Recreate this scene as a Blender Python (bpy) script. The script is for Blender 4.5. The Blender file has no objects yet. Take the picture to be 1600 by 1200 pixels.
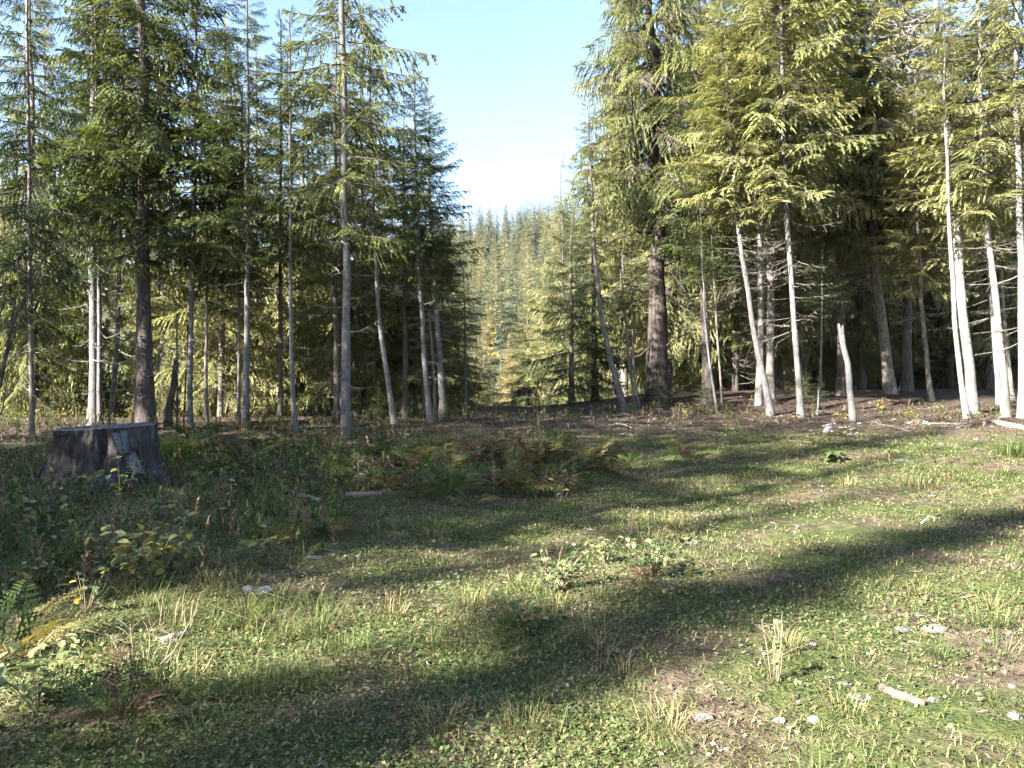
import bpy, math, random
import numpy as np
from mathutils import Vector, Matrix

random.seed(7)
RG = np.random.default_rng(11)
PI = math.pi
R = math.radians
scene = bpy.context.scene
col = scene.collection

# ------------------------------------------------------------------ camera, sky, sun, exposure
FPX = 1208.0                      # focal length in pixels of a 1600 wide picture
CAM_H = 1.6
cam_d = bpy.data.cameras.new('camera')
cam_d.sensor_width = 36.0
cam_d.lens = 36.0 * FPX / 1600.0
cam_d.clip_end = 3000.0
cam = bpy.data.objects.new('camera', cam_d)
cam.location = (0, 0, CAM_H)
cam.rotation_euler = (R(90), 0, 0)
col.objects.link(cam)
scene.camera = cam

SUN_AZ = 51.0                     # light travels this many degrees right of straight ahead
SUN_EL = 29.0
world = bpy.data.worlds.new('World')
scene.world = world
world.use_nodes = True
wn = world.node_tree
wn.nodes.clear()
sky = wn.nodes.new('ShaderNodeTexSky')
sky.sky_type = 'NISHITA'
sky.sun_disc = False
sky.sun_elevation = R(SUN_EL)
sky.sun_rotation = R(180.0 + SUN_AZ)
sky.altitude = 700
sky.air_density = 1.0
sky.dust_density = 1.2
sky.ozone_density = 1.0
bg = wn.nodes.new('ShaderNodeBackground')
bg.inputs['Strength'].default_value = 0.05
wo = wn.nodes.new('ShaderNodeOutputWorld')
wn.links.new(sky.outputs[0], bg.inputs[0])
wn.links.new(bg.outputs[0], wo.inputs[0])

sun_d = bpy.data.lights.new('sun', 'SUN')
sun_d.energy = 5.0
sun_d.angle = R(0.55)
sun_d.color = (1.0, 0.955, 0.88)
sun = bpy.data.objects.new('sun', sun_d)
sun_dir = Vector((math.sin(R(SUN_AZ)) * math.cos(R(SUN_EL)), math.cos(R(SUN_AZ)) * math.cos(R(SUN_EL)), -math.sin(R(SUN_EL))))
sun.rotation_euler = sun_dir.to_track_quat('-Z', 'Y').to_euler()
sun.location = (-40, -40, 60)
col.objects.link(sun)

scene.view_settings.view_transform = 'Standard'
scene.view_settings.look = 'None'
scene.view_settings.exposure = 3.32
scene.view_settings.gamma = 1.0
scene.view_settings.use_curve_mapping = False
scene.cycles.max_bounces = 3
scene.cycles.diffuse_bounces = 2
scene.cycles.transmission_bounces = 4
scene.cycles.transparent_max_bounces = 8
scene.cycles.volume_bounces = 0
scene.cycles.use_denoising = True
scene.cycles.use_adaptive_sampling = True
scene.cycles.adaptive_threshold = 0.04

# ------------------------------------------------------------------ helpers
def smooth(a, b, v):
    t = np.clip((np.asarray(v, float) - a) / (b - a), 0, 1)
    return t * t * (3 - 2 * t)

_tab = np.random.default_rng(3).random((64, 64))
def vnoise(x, y, s):
    """value noise 0..1, feature size s metres"""
    x = np.asarray(x, float) / s; y = np.asarray(y, float) / s
    xi = np.floor(x).astype(int); yi = np.floor(y).astype(int)
    fx = x - xi; fy = y - yi
    fx = fx * fx * (3 - 2 * fx); fy = fy * fy * (3 - 2 * fy)
    a = _tab[xi % 64, yi % 64]; b = _tab[(xi + 1) % 64, yi % 64]
    c = _tab[xi % 64, (yi + 1) % 64]; d = _tab[(xi + 1) % 64, (yi + 1) % 64]
    return (a * (1 - fx) + b * fx) * (1 - fy) + (c * (1 - fx) + d * fx) * fy

def ground_z(x, y):
    x = np.asarray(x, float); y = np.asarray(y, float)
    z = 0.50 * smooth(8, 30, y) + 0.010 * np.clip(x, -25, 25) * smooth(3, 12, y)
    z = z + 0.16 * (vnoise(x + 31, y + 7, 4.3) - 0.5) * smooth(2, 7, np.abs(y)) + 0.10 * (vnoise(x, y, 1.1) - 0.5) + 0.055 * (vnoise(x + 9, y, 0.47) - 0.5)
    z = z + 0.62 * smooth(22, 38, y) * smooth(1, 9, x)
    crest = 27.0 + 13.0 * smooth(-6, 2, x)
    z = z - 16.0 * smooth(0, 75, y - crest)
    hill = smooth(120, 560, y) * (106 + 20 * np.sin(x * 0.011 + 0.6) + 14 * (vnoise(x, y, 90) - 0.5))
    z = z + hill * smooth(560, 300, np.abs(x)) 
    side = smooth(45, 140, np.abs(x)) * 6.0
    return z + side

def gz(x, y):
    return float(ground_z(np.array([x]), np.array([y]))[0])

def at(px, py, dmax=41.0):
    """the ground point seen at a pixel of the 1600 x 1200 picture"""
    kx = (px - 800) / FPX; kz = (600 - py) / FPX
    d = np.linspace(2.0, dmax, 4000)
    zr = CAM_H + kz * d
    g = ground_z(kx * d, d)
    hit = np.nonzero(zr <= g)[0]
    dd = d[hit[0]] if len(hit) else d[np.argmin(zr - g)]
    return Vector((kx * dd, dd, gz(kx * dd, dd)))

def mesh_from(name, verts, faces_list, mats, cols=None, smooth_shade=False):
    """faces_list: list of (int array (n,k), material index)"""
    me = bpy.data.meshes.new(name)
    verts = np.asarray(verts, np.float32)
    me.vertices.add(len(verts)); me.vertices.foreach_set('co', verts.ravel())
    idx = []; starts = []; tot = 0; mi = []
    for f, m in faces_list:
        f = np.asarray(f, np.int32)
        if len(f) == 0: continue
        k = f.shape[1]
        idx.append(f.ravel()); starts.append(tot + np.arange(len(f)) * k); tot += f.size; mi.append(np.full(len(f), m))
    idx = np.concatenate(idx).astype(np.int32); starts = np.concatenate(starts).astype(np.int32); mi = np.concatenate(mi).astype(np.int32)
    me.loops.add(len(idx)); me.loops.foreach_set('vertex_index', idx)
    me.polygons.add(len(starts)); me.polygons.foreach_set('loop_start', starts)
    me.polygons.foreach_set('material_index', mi)
    if smooth_shade: me.polygons.foreach_set('use_smooth', np.ones(len(starts), bool))
    for m in mats: me.materials.append(m)
    if cols is not None:
        a = me.color_attributes.new('tint', 'FLOAT_COLOR', 'POINT')
        c4 = np.ones((len(verts), 4), np.float32); c4[:, :3] = cols
        a.data.foreach_set('color', c4.ravel())
    me.update(calc_edges=True)
    return me

def link(name, me, parent=None, loc=None, rot=None, scale=None):
    o = bpy.data.objects.new(name, me)
    col.objects.link(o)
    if parent is not None: o.parent = parent
    if loc is not None: o.location = loc
    if rot is not None: o.rotation_euler = rot
    if scale is not None: o.scale = scale
    return o

def tag(o, label=None, cat=None, group=None, kind=None):
    if label: o['label'] = label
    if cat: o['category'] = cat
    if group: o['group'] = group
    if kind: o['kind'] = kind
    return o

def empty(name, loc, rz=0.0):
    o = link(name, None, loc=loc, rot=(0, 0, rz))
    o.empty_display_size = 0.2
    return o

def tube(pts, rads, n=8, jitter=0.0, seed=0, cap=True):
    """tube along points; returns verts, quads, end caps as tris"""
    pts = np.asarray(pts, float); rads = np.asarray(rads, float)
    rg = np.random.default_rng(seed)
    m = len(pts)
    tan = np.gradient(pts, axis=0); tan /= np.linalg.norm(tan, axis=1)[:, None] + 1e-9
    ref = np.array([1.0, 0, 0]) if abs(tan[0][0]) < 0.8 else np.array([0, 1.0, 0])
    V = []
    an = np.arange(n) / n * 2 * PI
    for i in range(m):
        u = ref - tan[i] * ref.dot(tan[i]); u /= np.linalg.norm(u); w = np.cross(tan[i], u); ref = u
        rr = rads[i] * (1 + jitter * (rg.random(n) - 0.5))
        V.append(pts[i] + (np.cos(an) * rr)[:, None] * u + (np.sin(an) * rr)[:, None] * w)
    V = np.concatenate(V)
    i = np.arange(m - 1)[:, None] * n; j = np.arange(n)[None]; jn = (j + 1) % n
    Q = np.stack([i + j, i + jn, i + n + jn, i + n + j], -1).reshape(-1, 4)
    T = []
    if cap:
        V = np.concatenate([V, pts[:1], pts[-1:]])
        c0 = m * n; c1 = c0 + 1; b = (m - 1) * n
        T = [(c0, (k + 1) % n, k) for k in range(n)] + [(c1, b + k, b + (k + 1) % n) for k in range(n)]
    return V, Q, np.array(T, int).reshape(-1, 3)

def tube_mesh(name, pts, rads, mat, n=8, jitter=0.0, seed=0):
    v, q, t = tube(pts, rads, n, jitter, seed)
    return mesh_from(name, v, [(q, 0), (t, 0)], [mat], smooth_shade=True)

def box_mesh(name, sx, sy, sz, mat, off=(0, 0, 0)):
    v = np.array([(x, y, z) for x in (-.5, .5) for y in (-.5, .5) for z in (-.5, .5)]) * (sx, sy, sz) + off
    f = np.array([(0, 1, 3, 2), (4, 6, 7, 5), (0, 4, 5, 1), (2, 3, 7, 6), (0, 2, 6, 4), (1, 5, 7, 3)])
    return mesh_from(name, v, [(f, 0)], [mat])

# ------------------------------------------------------------------ materials
def new_mat(name):
    m = bpy.data.materials.new(name); m.use_nodes = True
    nt = m.node_tree; nt.nodes.clear()
    return m, nt, nt.nodes, nt.links

def ramp(N, stops):
    r = N.new('ShaderNodeValToRGB')
    el = r.color_ramp.elements
    while len(el) < len(stops): el.new(0.5)
    for e, (p, c) in zip(el, stops):
        e.position = p; e.color = (*c, 1)
    return r

def leaf_material(name, stops, transl=0.35, scale=1.2, rough=0.55, use_tint=False, obj_var=0.5, spec=0.25):
    m, nt, N, L = new_mat(name)
    out = N.new('ShaderNodeOutputMaterial')
    tc = N.new('ShaderNodeTexCoord')
    if use_tint:
        at_ = N.new('ShaderNodeAttribute'); at_.attribute_name = 'tint'
        colr = at_.outputs['Color']
    else:
        nz = N.new('ShaderNodeTexNoise'); nz.inputs['Scale'].default_value = scale; nz.inputs['Detail'].default_value = 3
        L.new(tc.outputs['Object'], nz.inputs['Vector'])
        oi = N.new('ShaderNodeObjectInfo')
        ma = N.new('ShaderNodeMath'); ma.operation = 'MULTIPLY_ADD'
        ma.inputs[1].default_value = obj_var; ma.inputs[2].default_value = -obj_var / 2
        L.new(oi.outputs['Random'], ma.inputs[0])
        ad = N.new('ShaderNodeMath'); ad.operation = 'ADD'
        L.new(nz.outputs['Fac'], ad.inputs[0]); L.new(ma.outputs[0], ad.inputs[1])
        rp = ramp(N, stops); L.new(ad.outputs[0], rp.inputs[0]); colr = rp.outputs[0]
    p = N.new('ShaderNodeBsdfPrincipled'); p.inputs['Roughness'].default_value = rough
    p.inputs['Specular IOR Level'].default_value = spec
    L.new(colr, p.inputs['Base Color'])
    tr = N.new('ShaderNodeBsdfTranslucent')
    hs = N.new('ShaderNodeMixRGB'); hs.blend_type = 'MULTIPLY'; hs.inputs[0].default_value = 1.0
    hs.inputs[2].default_value = (1.15, 1.1, 0.6, 1)
    L.new(colr, hs.inputs[1]); L.new(hs.outputs[0], tr.inputs['Color'])
    mx = N.new('ShaderNodeMixShader'); mx.inputs[0].default_value = transl
    L.new(p.outputs[0], mx.inputs[1]); L.new(tr.outputs[0], mx.inputs[2]); L.new(mx.outputs[0], out.inputs[0])
    return m

def bark_material(name, stops, scale=(9, 9, 2.2), bump=0.6, bands=0.0, band_col=(0.06, 0.055, 0.05), rough=0.9, fine=18.0):
    m, nt, N, L = new_mat(name)
    out = N.new('ShaderNodeOutputMaterial')
    tc = N.new('ShaderNodeTexCoord')
    mp = N.new('ShaderNodeMapping'); mp.inputs['Scale'].default_value = scale
    L.new(tc.outputs['Object'], mp.inputs[0])
    nz = N.new('ShaderNodeTexNoise'); nz.inputs['Scale'].default_value = 1.0; nz.inputs['Detail'].default_value = 6; nz.inputs['Roughness'].default_value = 0.65
    L.new(mp.outputs[0], nz.inputs[0])
    rp = ramp(N, stops); L.new(nz.outputs['Fac'], rp.inputs[0])
    c = rp.outputs[0]
    big = N.new('ShaderNodeTexNoise'); big.inputs['Scale'].default_value = 1.3; big.inputs['Detail'].default_value = 3
    L.new(tc.outputs['Object'], big.inputs[0])
    bmix = N.new('ShaderNodeMixRGB'); bmix.blend_type = 'MULTIPLY'; bmix.inputs[0].default_value = 0.55
    br = ramp(N, [(0.3, (0.55, 0.55, 0.52)), (0.7, (1.2, 1.2, 1.2))]); L.new(big.outputs['Fac'], br.inputs[0])
    L.new(c, bmix.inputs[1]); L.new(br.outputs[0], bmix.inputs[2]); c = bmix.outputs[0]
    if bands > 0:
        mp2 = N.new('ShaderNodeMapping'); mp2.inputs['Scale'].default_value = (2.0, 2.0, 16.0)
        L.new(tc.outputs['Object'], mp2.inputs[0])
        n2 = N.new('ShaderNodeTexNoise'); n2.inputs['Scale'].default_value = 1.0; n2.inputs['Detail'].default_value = 4
        L.new(mp2.outputs[0], n2.inputs[0])
        r2 = ramp(N, [(0.56, (0, 0, 0)), (0.66, (1, 1, 1))]); L.new(n2.outputs['Fac'], r2.inputs[0])
        ml = N.new('ShaderNodeMath'); ml.operation = 'MULTIPLY'; ml.inputs[1].default_value = bands; L.new(r2.outputs[0], ml.inputs[0])
        mx = N.new('ShaderNodeMixRGB'); mx.inputs[2].default_value = (*band_col, 1)
        L.new(ml.outputs[0], mx.inputs[0]); L.new(c, mx.inputs[1]); c = mx.outputs[0]
    p = N.new('ShaderNodeBsdfPrincipled'); p.inputs['Roughness'].default_value = rough; p.inputs['Specular IOR Level'].default_value = 0.2
    L.new(c, p.inputs['Base Color'])
    bp = N.new('ShaderNodeBump'); bp.inputs['Strength'].default_value = bump; bp.inputs['Distance'].default_value = 0.03
    L.new(nz.outputs['Fac'], bp.inputs['Height']); L.new(bp.outputs[0], p.inputs['Normal'])
    L.new(p.outputs[0], out.inputs[0])
    return m

M = {}
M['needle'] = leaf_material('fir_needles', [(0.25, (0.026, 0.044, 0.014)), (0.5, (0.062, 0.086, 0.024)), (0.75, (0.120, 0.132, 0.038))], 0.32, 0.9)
M['needle_sunlit'] = leaf_material('sunlit_fir_needles', [(0.25, (0.105, 0.120, 0.040)), (0.5, (0.175, 0.180, 0.068)), (0.78, (0.255, 0.240, 0.110))], 0.42, 0.8)  # fir needles again, sunlight painted in as a paler, yellower colour
M['needle_hill'] = leaf_material('hillside_needles', [(0.1, (0.030, 0.050, 0.030)), (0.5, (0.090, 0.110, 0.046)), (0.9, (0.200, 0.185, 0.075))], 0.30, 0.25, obj_var=1.3)
M['needle_gold'] = leaf_material('golden_larch_needles', [(0.25, (0.20, 0.15, 0.035)), (0.6, (0.29, 0.21, 0.055)), (0.8, (0.34, 0.29, 0.11))], 0.35, 0.5)
M['twig'] = bark_material('twig_bark', [(0.3, (0.045, 0.036, 0.030)), (0.7, (0.12, 0.10, 0.085))], bump=0.1)
M['dead_twig'] = bark_material('dead_twig_bark', [(0.3, (0.12, 0.105, 0.09)), (0.7, (0.26, 0.24, 0.21))], bump=0.1)
M['bark_dark'] = bark_material('dark_fir_bark', [(0.3, (0.030, 0.024, 0.022)), (0.55, (0.085, 0.068, 0.060)), (0.8, (0.17, 0.14, 0.125))], (14, 14, 3.0), 0.9)
M['bark_old'] = bark_material('old_furrowed_bark', [(0.32, (0.012, 0.010, 0.009)), (0.5, (0.045, 0.036, 0.031)), (0.75, (0.10, 0.082, 0.072))], (13, 13, 1.6), 1.0)
M['bark_grey'] = bark_material('smooth_grey_bark', [(0.25, (0.060, 0.055, 0.053)), (0.5, (0.112, 0.104, 0.102)), (0.8, (0.185, 0.176, 0.172))], (12, 12, 7), 0.35, bands=0.55)
M['bark_pale'] = bark_material('pale_whitish_bark', [(0.22, (0.075, 0.07, 0.065)), (0.5, (0.15, 0.142, 0.13)), (0.8, (0.225, 0.212, 0.195))], (10, 10, 8), 0.5, bands=0.8, band_col=(0.055, 0.05, 0.046))
M['bark_mid'] = bark_material('brown_grey_bark', [(0.3, (0.06, 0.05, 0.045)), (0.55, (0.15, 0.13, 0.115)), (0.8, (0.28, 0.25, 0.225))], (14, 14, 4), 0.7, bands=0.3)

# ------------------------------------------------------------------ ground
def ground_material():
    m, nt, N, L = new_mat('forest_clearing_soil')
    out = N.new('ShaderNodeOutputMaterial'); tc = N.new('ShaderNodeTexCoord')
    def noise(s, d=5, r=0.6):
        n = N.new('ShaderNodeTexNoise'); n.inputs['Scale'].default_value = s; n.inputs['Detail'].default_value = d; n.inputs['Roughness'].default_value = r
        L.new(tc.outputs['Object'], n.inputs[0]); return n
    n1 = noise(9); n2 = noise(0.8); n3 = noise(40, 3)
    soil = ramp(N, [(0.3, (0.032, 0.023, 0.016)), (0.5, (0.075, 0.054, 0.038)), (0.72, (0.145, 0.112, 0.08))]); L.new(n1.outputs['Fac'], soil.inputs[0])
    moss = ramp(N, [(0.3, (0.022, 0.032, 0.011)), (0.55, (0.058, 0.070, 0.022)), (0.8, (0.11, 0.108, 0.038))]); L.new(n1.outputs['Fac'], moss.inputs[0])
    needles = ramp(N, [(0.3, (0.024, 0.018, 0.014)), (0.55, (0.052, 0.037, 0.029)), (0.8, (0.098, 0.076, 0.058))]); L.new(n1.outputs['Fac'], needles.inputs[0])
    sep = N.new('ShaderNodeSeparateXYZ'); L.new(tc.outputs['Object'], sep.inputs[0])
    # moss and grass belong to the open clearing, needle litter to the floor under the trees
    mr = N.new('ShaderNodeMapRange'); mr.inputs['From Min'].default_value = 17; mr.inputs['From Max'].default_value = 23; mr.interpolation_type = 'SMOOTHSTEP'
    ad = N.new('ShaderNodeMath'); ad.operation = 'MULTIPLY_ADD'; ad.inputs[1].default_value = 5.0; 
    L.new(n2.outputs['Fac'], ad.inputs[0]); L.new(sep.outputs['Y'], ad.inputs[2])
    sb = N.new('ShaderNodeMath'); sb.operation = 'SUBTRACT'; sb.inputs[1].default_value = 2.5; L.new(ad.outputs[0], sb.inputs[0])
    L.new(sb.outputs[0], mr.inputs['Value'])
    mk = ramp(N, [(0.42, (0, 0, 0)), (0.56, (1, 1, 1))]); L.new(n2.outputs['Fac'], mk.inputs[0])
    a = N.new('ShaderNodeMixRGB'); L.new(mk.outputs[0], a.inputs[0]); L.new(soil.outputs[0], a.inputs[1]); L.new(moss.outputs[0], a.inputs[2])
    b = N.new('ShaderNodeMixRGB'); L.new(mr.outputs[0], b.inputs[0]); L.new(a.outputs[0], b.inputs[1]); L.new(needles.outputs[0], b.inputs[2])
    # far slopes are forest floor, green-brown
    mr2 = N.new('ShaderNodeMapRange'); mr2.inputs['From Min'].default_value = 60; mr2.inputs['From Max'].default_value = 110; L.new(sep.outputs['Y'], mr2.inputs['Value'])
    nf = noise(0.06, 6); far = ramp(N, [(0.3, (0.020, 0.026, 0.014)), (0.7, (0.050, 0.050, 0.026))]); L.new(nf.outputs['Fac'], far.inputs[0])
    c = N.new('ShaderNodeMixRGB'); L.new(mr2.outputs[0], c.inputs[0]); L.new(b.outputs[0], c.inputs[1]); L.new(far.outputs[0], c.inputs[2])
    p = N.new('ShaderNodeBsdfPrincipled'); p.inputs['Roughness'].default_value = 0.95; p.inputs['Specular IOR Level'].default_value = 0.1
    L.new(c.outputs[0], p.inputs['Base Color'])
    s = N.new('ShaderNodeMath'); s.operation = 'ADD'; L.new(n1.outputs['Fac'], s.inputs[0]); L.new(n3.outputs['Fac'], s.inputs[1])
    bp = N.new('ShaderNodeBump'); bp.inputs['Strength'].default_value = 0.8; bp.inputs['Distance'].default_value = 0.03
    L.new(s.outputs[0], bp.inputs['Height']); L.new(bp.outputs[0], p.inputs['Normal']); L.new(p.outputs[0], out.inputs[0])
    return m
M['ground'] = ground_material()

def axis_coords(lo, hi, fine_lo, fine_hi, fine, grow=1.12):
    a = list(np.arange(fine_lo, fine_hi + 1e-6, fine))
    s = fine; v = a[-1]
    while v < hi: s *= grow; v += s; a.append(v)
    s = fine; v = a[0]; pre = []
    while v > lo: s *= grow; v -= s; pre.append(v)
    return np.array(pre[::-1] + a)
xs = axis_coords(-600, 600, -14, 14, 0.19)
ys = axis_coords(-150, 720, 1.5, 27, 0.17)
GX, GY = np.meshgrid(xs, ys)
GZ = ground_z(GX, GY)
nx, ny = len(xs), len(ys)
ii = (np.arange(ny - 1)[:, None] * nx + np.arange(nx - 1)[None]).reshape(-1)
gq = np.stack([ii, ii + 1, ii + nx + 1, ii + nx], -1)
ground = link('ground', mesh_from('ground', np.stack([GX, GY, GZ], -1).reshape(-1, 3), [(gq, 0)], [M['ground']], smooth_shade=True))
tag(ground, kind='structure')

# ------------------------------------------------------------------ conifer crowns
def branch_template(seed, nsec=15, ntert=6, tip_up=0.16, droop=0.26, wq=0.0135, lt0=0.082, hang=0.45, wood_n=7, bare=0.12):
    """a fir branch of length 1 along +x: needle kites (n,4,3) and wooden strips (m,4,3)"""
    rg = np.random.default_rng(seed)
    K = []; W = []
    def spine(t): return np.array([t, 0.03 * math.sin(t * 5 + seed), -droop * t ** 1.4 + tip_up * t ** 3])
    def kite(p, d, l, w, roll):
        d = d / (np.linalg.norm(d) + 1e-9)
        up = np.array([0, 0, 1.0]); s = np.cross(d, up); ns = np.linalg.norm(s)
        s = np.array([1.0, 0, 0]) if ns < 1e-3 else s / ns
        n = np.cross(s, d); s = s * math.cos(roll) + n * math.sin(roll)
        K.append([p, p + d * l * 0.45 + s * w, p + d * l, p + d * l * 0.45 - s * w])
    def strip(p, q, w0, w1):
        d = (q - p) / (np.linalg.norm(q - p) + 1e-9)
        s = np.cross(d, np.array([0, 0, 1.0])); s /= np.linalg.norm(s) + 1e-9; n = np.cross(s, d)
        W.append([p + s * w0, p - s * w0, q - s * w1, q + s * w1])
        W.append([p + n * w0, p - n * w0, q - n * w1, q + n * w1])
    ts = np.linspace(0, 1, wood_n)
    for a, b in zip(ts[:-1], ts[1:]): strip(spine(a), spine(b), 0.011 * (1.05 - a), 0.011 * (1.05 - b))
    for i in range(nsec):
        for sgn in (-1, 1):
            t = bare + (1 - bare) * (i + rg.random() * 0.9) / nsec
            if t > 0.985: continue
            if rg.random() < 0.08: continue
            p = spine(t); tan = spine(t + .01) - p; tan /= np.linalg.norm(tan)
            ls = (0.34 * (1 - t) ** 0.75 + 0.06) * rg.uniform(0.65, 1.15) * min(1, 0.5 + t * 2.2)
            ang = R(rg.uniform(42, 66)); lat = np.array([0, sgn, 0.0])
            d0 = tan * math.cos(ang) + lat * math.sin(ang) + np.array([0, 0, rg.uniform(-.55, .30)])
            q_prev = p
            for k in range(ntert):
                u = (k + 1) / ntert
                q = p + d0 * ls * u + np.array([0, 0, -hang * ls * u * u])
                dd = q - q_prev; dl = np.linalg.norm(dd)
                kite(q_prev, dd, dl * 1.5, wq * 0.75, rg.uniform(-.7, .7))
                lt = lt0 * (1 - 0.45 * u) * rg.uniform(0.7, 1.25) * (0.6 + 0.8 * ls)
                sd = np.cross(dd / (dl + 1e-9), np.array([0, 0, 1.0]))
                for s2 in (-1, 1):
                    a2 = R(rg.uniform(38, 62))
                    d2 = dd / (dl + 1e-9) * math.cos(a2) + sd * s2 * math.sin(a2) + np.array([0, 0, rg.uniform(-.35, .15)])
                    kite(q_prev + dd * rg.random(), d2, lt, wq * 0.62, rg.uniform(-1.0, 1.0))
                q_prev = q
            strip(p, p + d0 * ls * 0.7 + np.array([0, 0, -hang * ls * 0.5]), 0.004, 0.002)
    return np.array(K), np.array(W)

def dead_template(seed, curve=0.3, ntw=9, w=0.010):
    rg = np.random.default_rng(seed); W = []
    def spine(t): return np.array([t, 0.05 * math.sin(t * 6 + seed), -curve * 0.6 * t + curve * t * t])
    def strip(p, q, w0, w1):
        d = (q - p) / (np.linalg.norm(q - p) + 1e-9)
        s = np.cross(d, np.array([0, 0.3, 1.0])); s /= np.linalg.norm(s) + 1e-9; n = np.cross(s, d)
        W.append([p + s * w0, p - s * w0, q - s * w1, q + s * w1]); W.append([p + n * w0, p - n * w0, q - n * w1, q + n * w1])
    ts = np.linspace(0, 1, 7)
    for a, b in zip(ts[:-1], ts[1:]): strip(spine(a), spine(b), w * (1.1 - a), w * (1.1 - b))
    for k in range(ntw):
        t = rg.uniform(0.2, 0.95); p = spine(t); l = rg.uniform(0.12, 0.4) * (1.1 - t)
        d = np.array([rg.uniform(.4, 1), rg.uniform(-1, 1), rg.uniform(-.5, .3)]); d /= np.linalg.norm(d)
        m_ = p + d * l * .6 + np.array([0, 0, rg.uniform(-.03, .03)]); q = m_ + (d + np.array([0, rg.uniform(-.5, .5), rg.uniform(-.6, .1)])) * l * .5
        strip(p, m_, w * .4, w * .3); strip(m_, q, w * .3, w * .12)
    return np.array(W)

T_FULL = [branch_template(s) for s in (1, 2, 3, 4)]
T_DROOP = [branch_template(s, droop=0.42, tip_up=0.10, hang=0.95, lt0=0.095) for s in (5, 6, 7)]
T_THIN = [branch_template(s, nsec=11, ntert=5, droop=0.12, tip_up=0.06, hang=0.6, lt0=0.105, bare=0.2, wq=0.015) for s in (8, 9, 10)]
T_BIG = [branch_template(s, nsec=20, ntert=8, droop=.40, tip_up=.12, hang=.9, wq=.0095, lt0=.062, wood_n=9) for s in (15, 16)]
T_LOW = [branch_template(s, nsec=5, ntert=2, wq=0.055, lt0=0.26, wood_n=2, bare=0.1) for s in (11, 12, 13)]
T_DEAD2 = [dead_template(s, curve=.45, ntw=14, w=.016) for s in (5, 6, 7, 8)]
T_DEAD = [dead_template(s) for s in (1, 2, 3, 4)]

def place(tmpl, org, length, az, pitch, roll, thick=1.0):
    a = tmpl.reshape(-1, 3) * np.array([length, length * thick, length])
    m = Matrix.Rotation(az, 3, 'Z') @ Matrix.Rotation(-pitch, 3, 'Y') @ Matrix.Rotation(roll, 3, 'X')
    return a @ np.array(m).T + org

def crown_mesh(name, seed, Lc, Rmax, nbr, templates, needle, profile, low_pitch=-14, top_pitch=48, dead=0, dead_span=4.0, dead_len=(0.5, 1.3), drop=0.1, rtrunk=0.06, lop=0.0, twig='twig', dead_mat='dead_twig'):
    """crown whose lowest branch is at z=0 and apex at z=Lc; dead branches hang below z=0"""
    rg = np.random.default_rng(seed)
    KV = []; WV = []; DV = []
    ga = 2.399963
    for i in range(nbr):
        h = ((i + rg.random()) / nbr) ** 0.92
        if rg.random() < drop: continue
        z = h * Lc
        ln = Rmax * profile(h) * rg.uniform(0.6, 1.12)
        az = i * ga + rg.uniform(-.5, .5)
        ln *= 1 + lop * math.cos(az - 1.0)
        if ln < 0.12: ln = 0.12
        pitch = R(low_pitch + (top_pitch - low_pitch) * h ** 1.6 + rg.uniform(-9, 9))
        k, w = templates[rg.integers(len(templates))]
        org = np.array([math.cos(az) * rtrunk * (1 - h), math.sin(az) * rtrunk * (1 - h), z])
        KV.append(place(k, org, ln, az, pitch, rg.uniform(-.7, .7), rg.uniform(.75, 1.15)))
        WV.append(place(w, org, ln, az, pitch, 0.0))
    # leader
    k, w = templates[0]
    KV.append(place(k, np.array([0, 0, Lc - 0.15]), max(0.5, Lc * 0.05), 0, R(88), 0)); WV.append(place(w, np.array([0, 0, Lc - 0.2]), max(0.5, Lc * 0.05), 0, R(88), 0))
    for i in range(dead):
        z = -dead_span * rg.random() + 0.6; az = rg.uniform(0, 2 * PI)
        DV.append(place((T_DEAD2 if dead_span < 0 else T_DEAD)[rg.integers(4)], np.array([math.cos(az) * rtrunk, math.sin(az) * rtrunk, z]), rg.uniform(*dead_len), az, R(rg.uniform(-25, 12)), rg.uniform(-.6, .6)))
    K = np.concatenate(KV); W = np.concatenate(WV + DV)
    nd = sum(len(d) for d in DV)
    fk = np.arange(len(K)).reshape(-1, 4); fw = np.arange(len(W)).reshape(-1, 4) + len(K)
    nw = (len(W) - nd) // 4
    return mesh_from(name, np.concatenate([K, W]), [(fk, 0), (fw[:nw], 1), (fw[nw:], 2)], [M[needle], M[twig], M[dead_mat]])

cone = lambda h: (1 - h) ** 0.85 * min(1.0, 0.55 + h * 3.0)
pole = lambda h: min(1.0, 0.55 + h * 2.2) * (1 - h) ** 0.6
spire = lambda h: (1 - h) ** 0.7 * min(1.0, 0.7 + h * 2)
CR = {}
# full crowns (background and big firs), normalised to about 14 m
for k in range(2):
    CR['full%d' % k] = crown_mesh('crown_full', 20 + k, 14.0, 2.8, 165, T_FULL + T_DROOP[:1], 'needle', cone, dead=26, dead_span=3.0, lop=0.12)
for k in range(2):
    CR['bright%d' % k] = crown_mesh('crown_bright', 30 + k, 14.0, 2.9, 165, T_FULL + T_DROOP, 'needle_sunlit', cone, dead=24, dead_span=3.0, lop=0.15)
# slender crowns of pole trees, 10 m
for k in range(3):
    CR['pole%d' % k] = crown_mesh('crown_slender', 40 + k, 10.0, 2.0, 115, T_THIN + T_FULL[:1], 'needle', pole, low_pitch=-8, top_pitch=45, dead=22, dead_span=5.0, dead_len=(0.4, 1.1), drop=0.16, lop=0.2)
for k in range(2):
    CR['polebright%d' % k] = crown_mesh('crown_slender_bright', 44 + k, 10.0, 2.0, 140, T_THIN + T_FULL[:2], 'needle_sunlit', pole, low_pitch=-10, top_pitch=45, dead=26, dead_span=4.0, dead_len=(0.4, 1.1), drop=0.12, lop=0.2)
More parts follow.
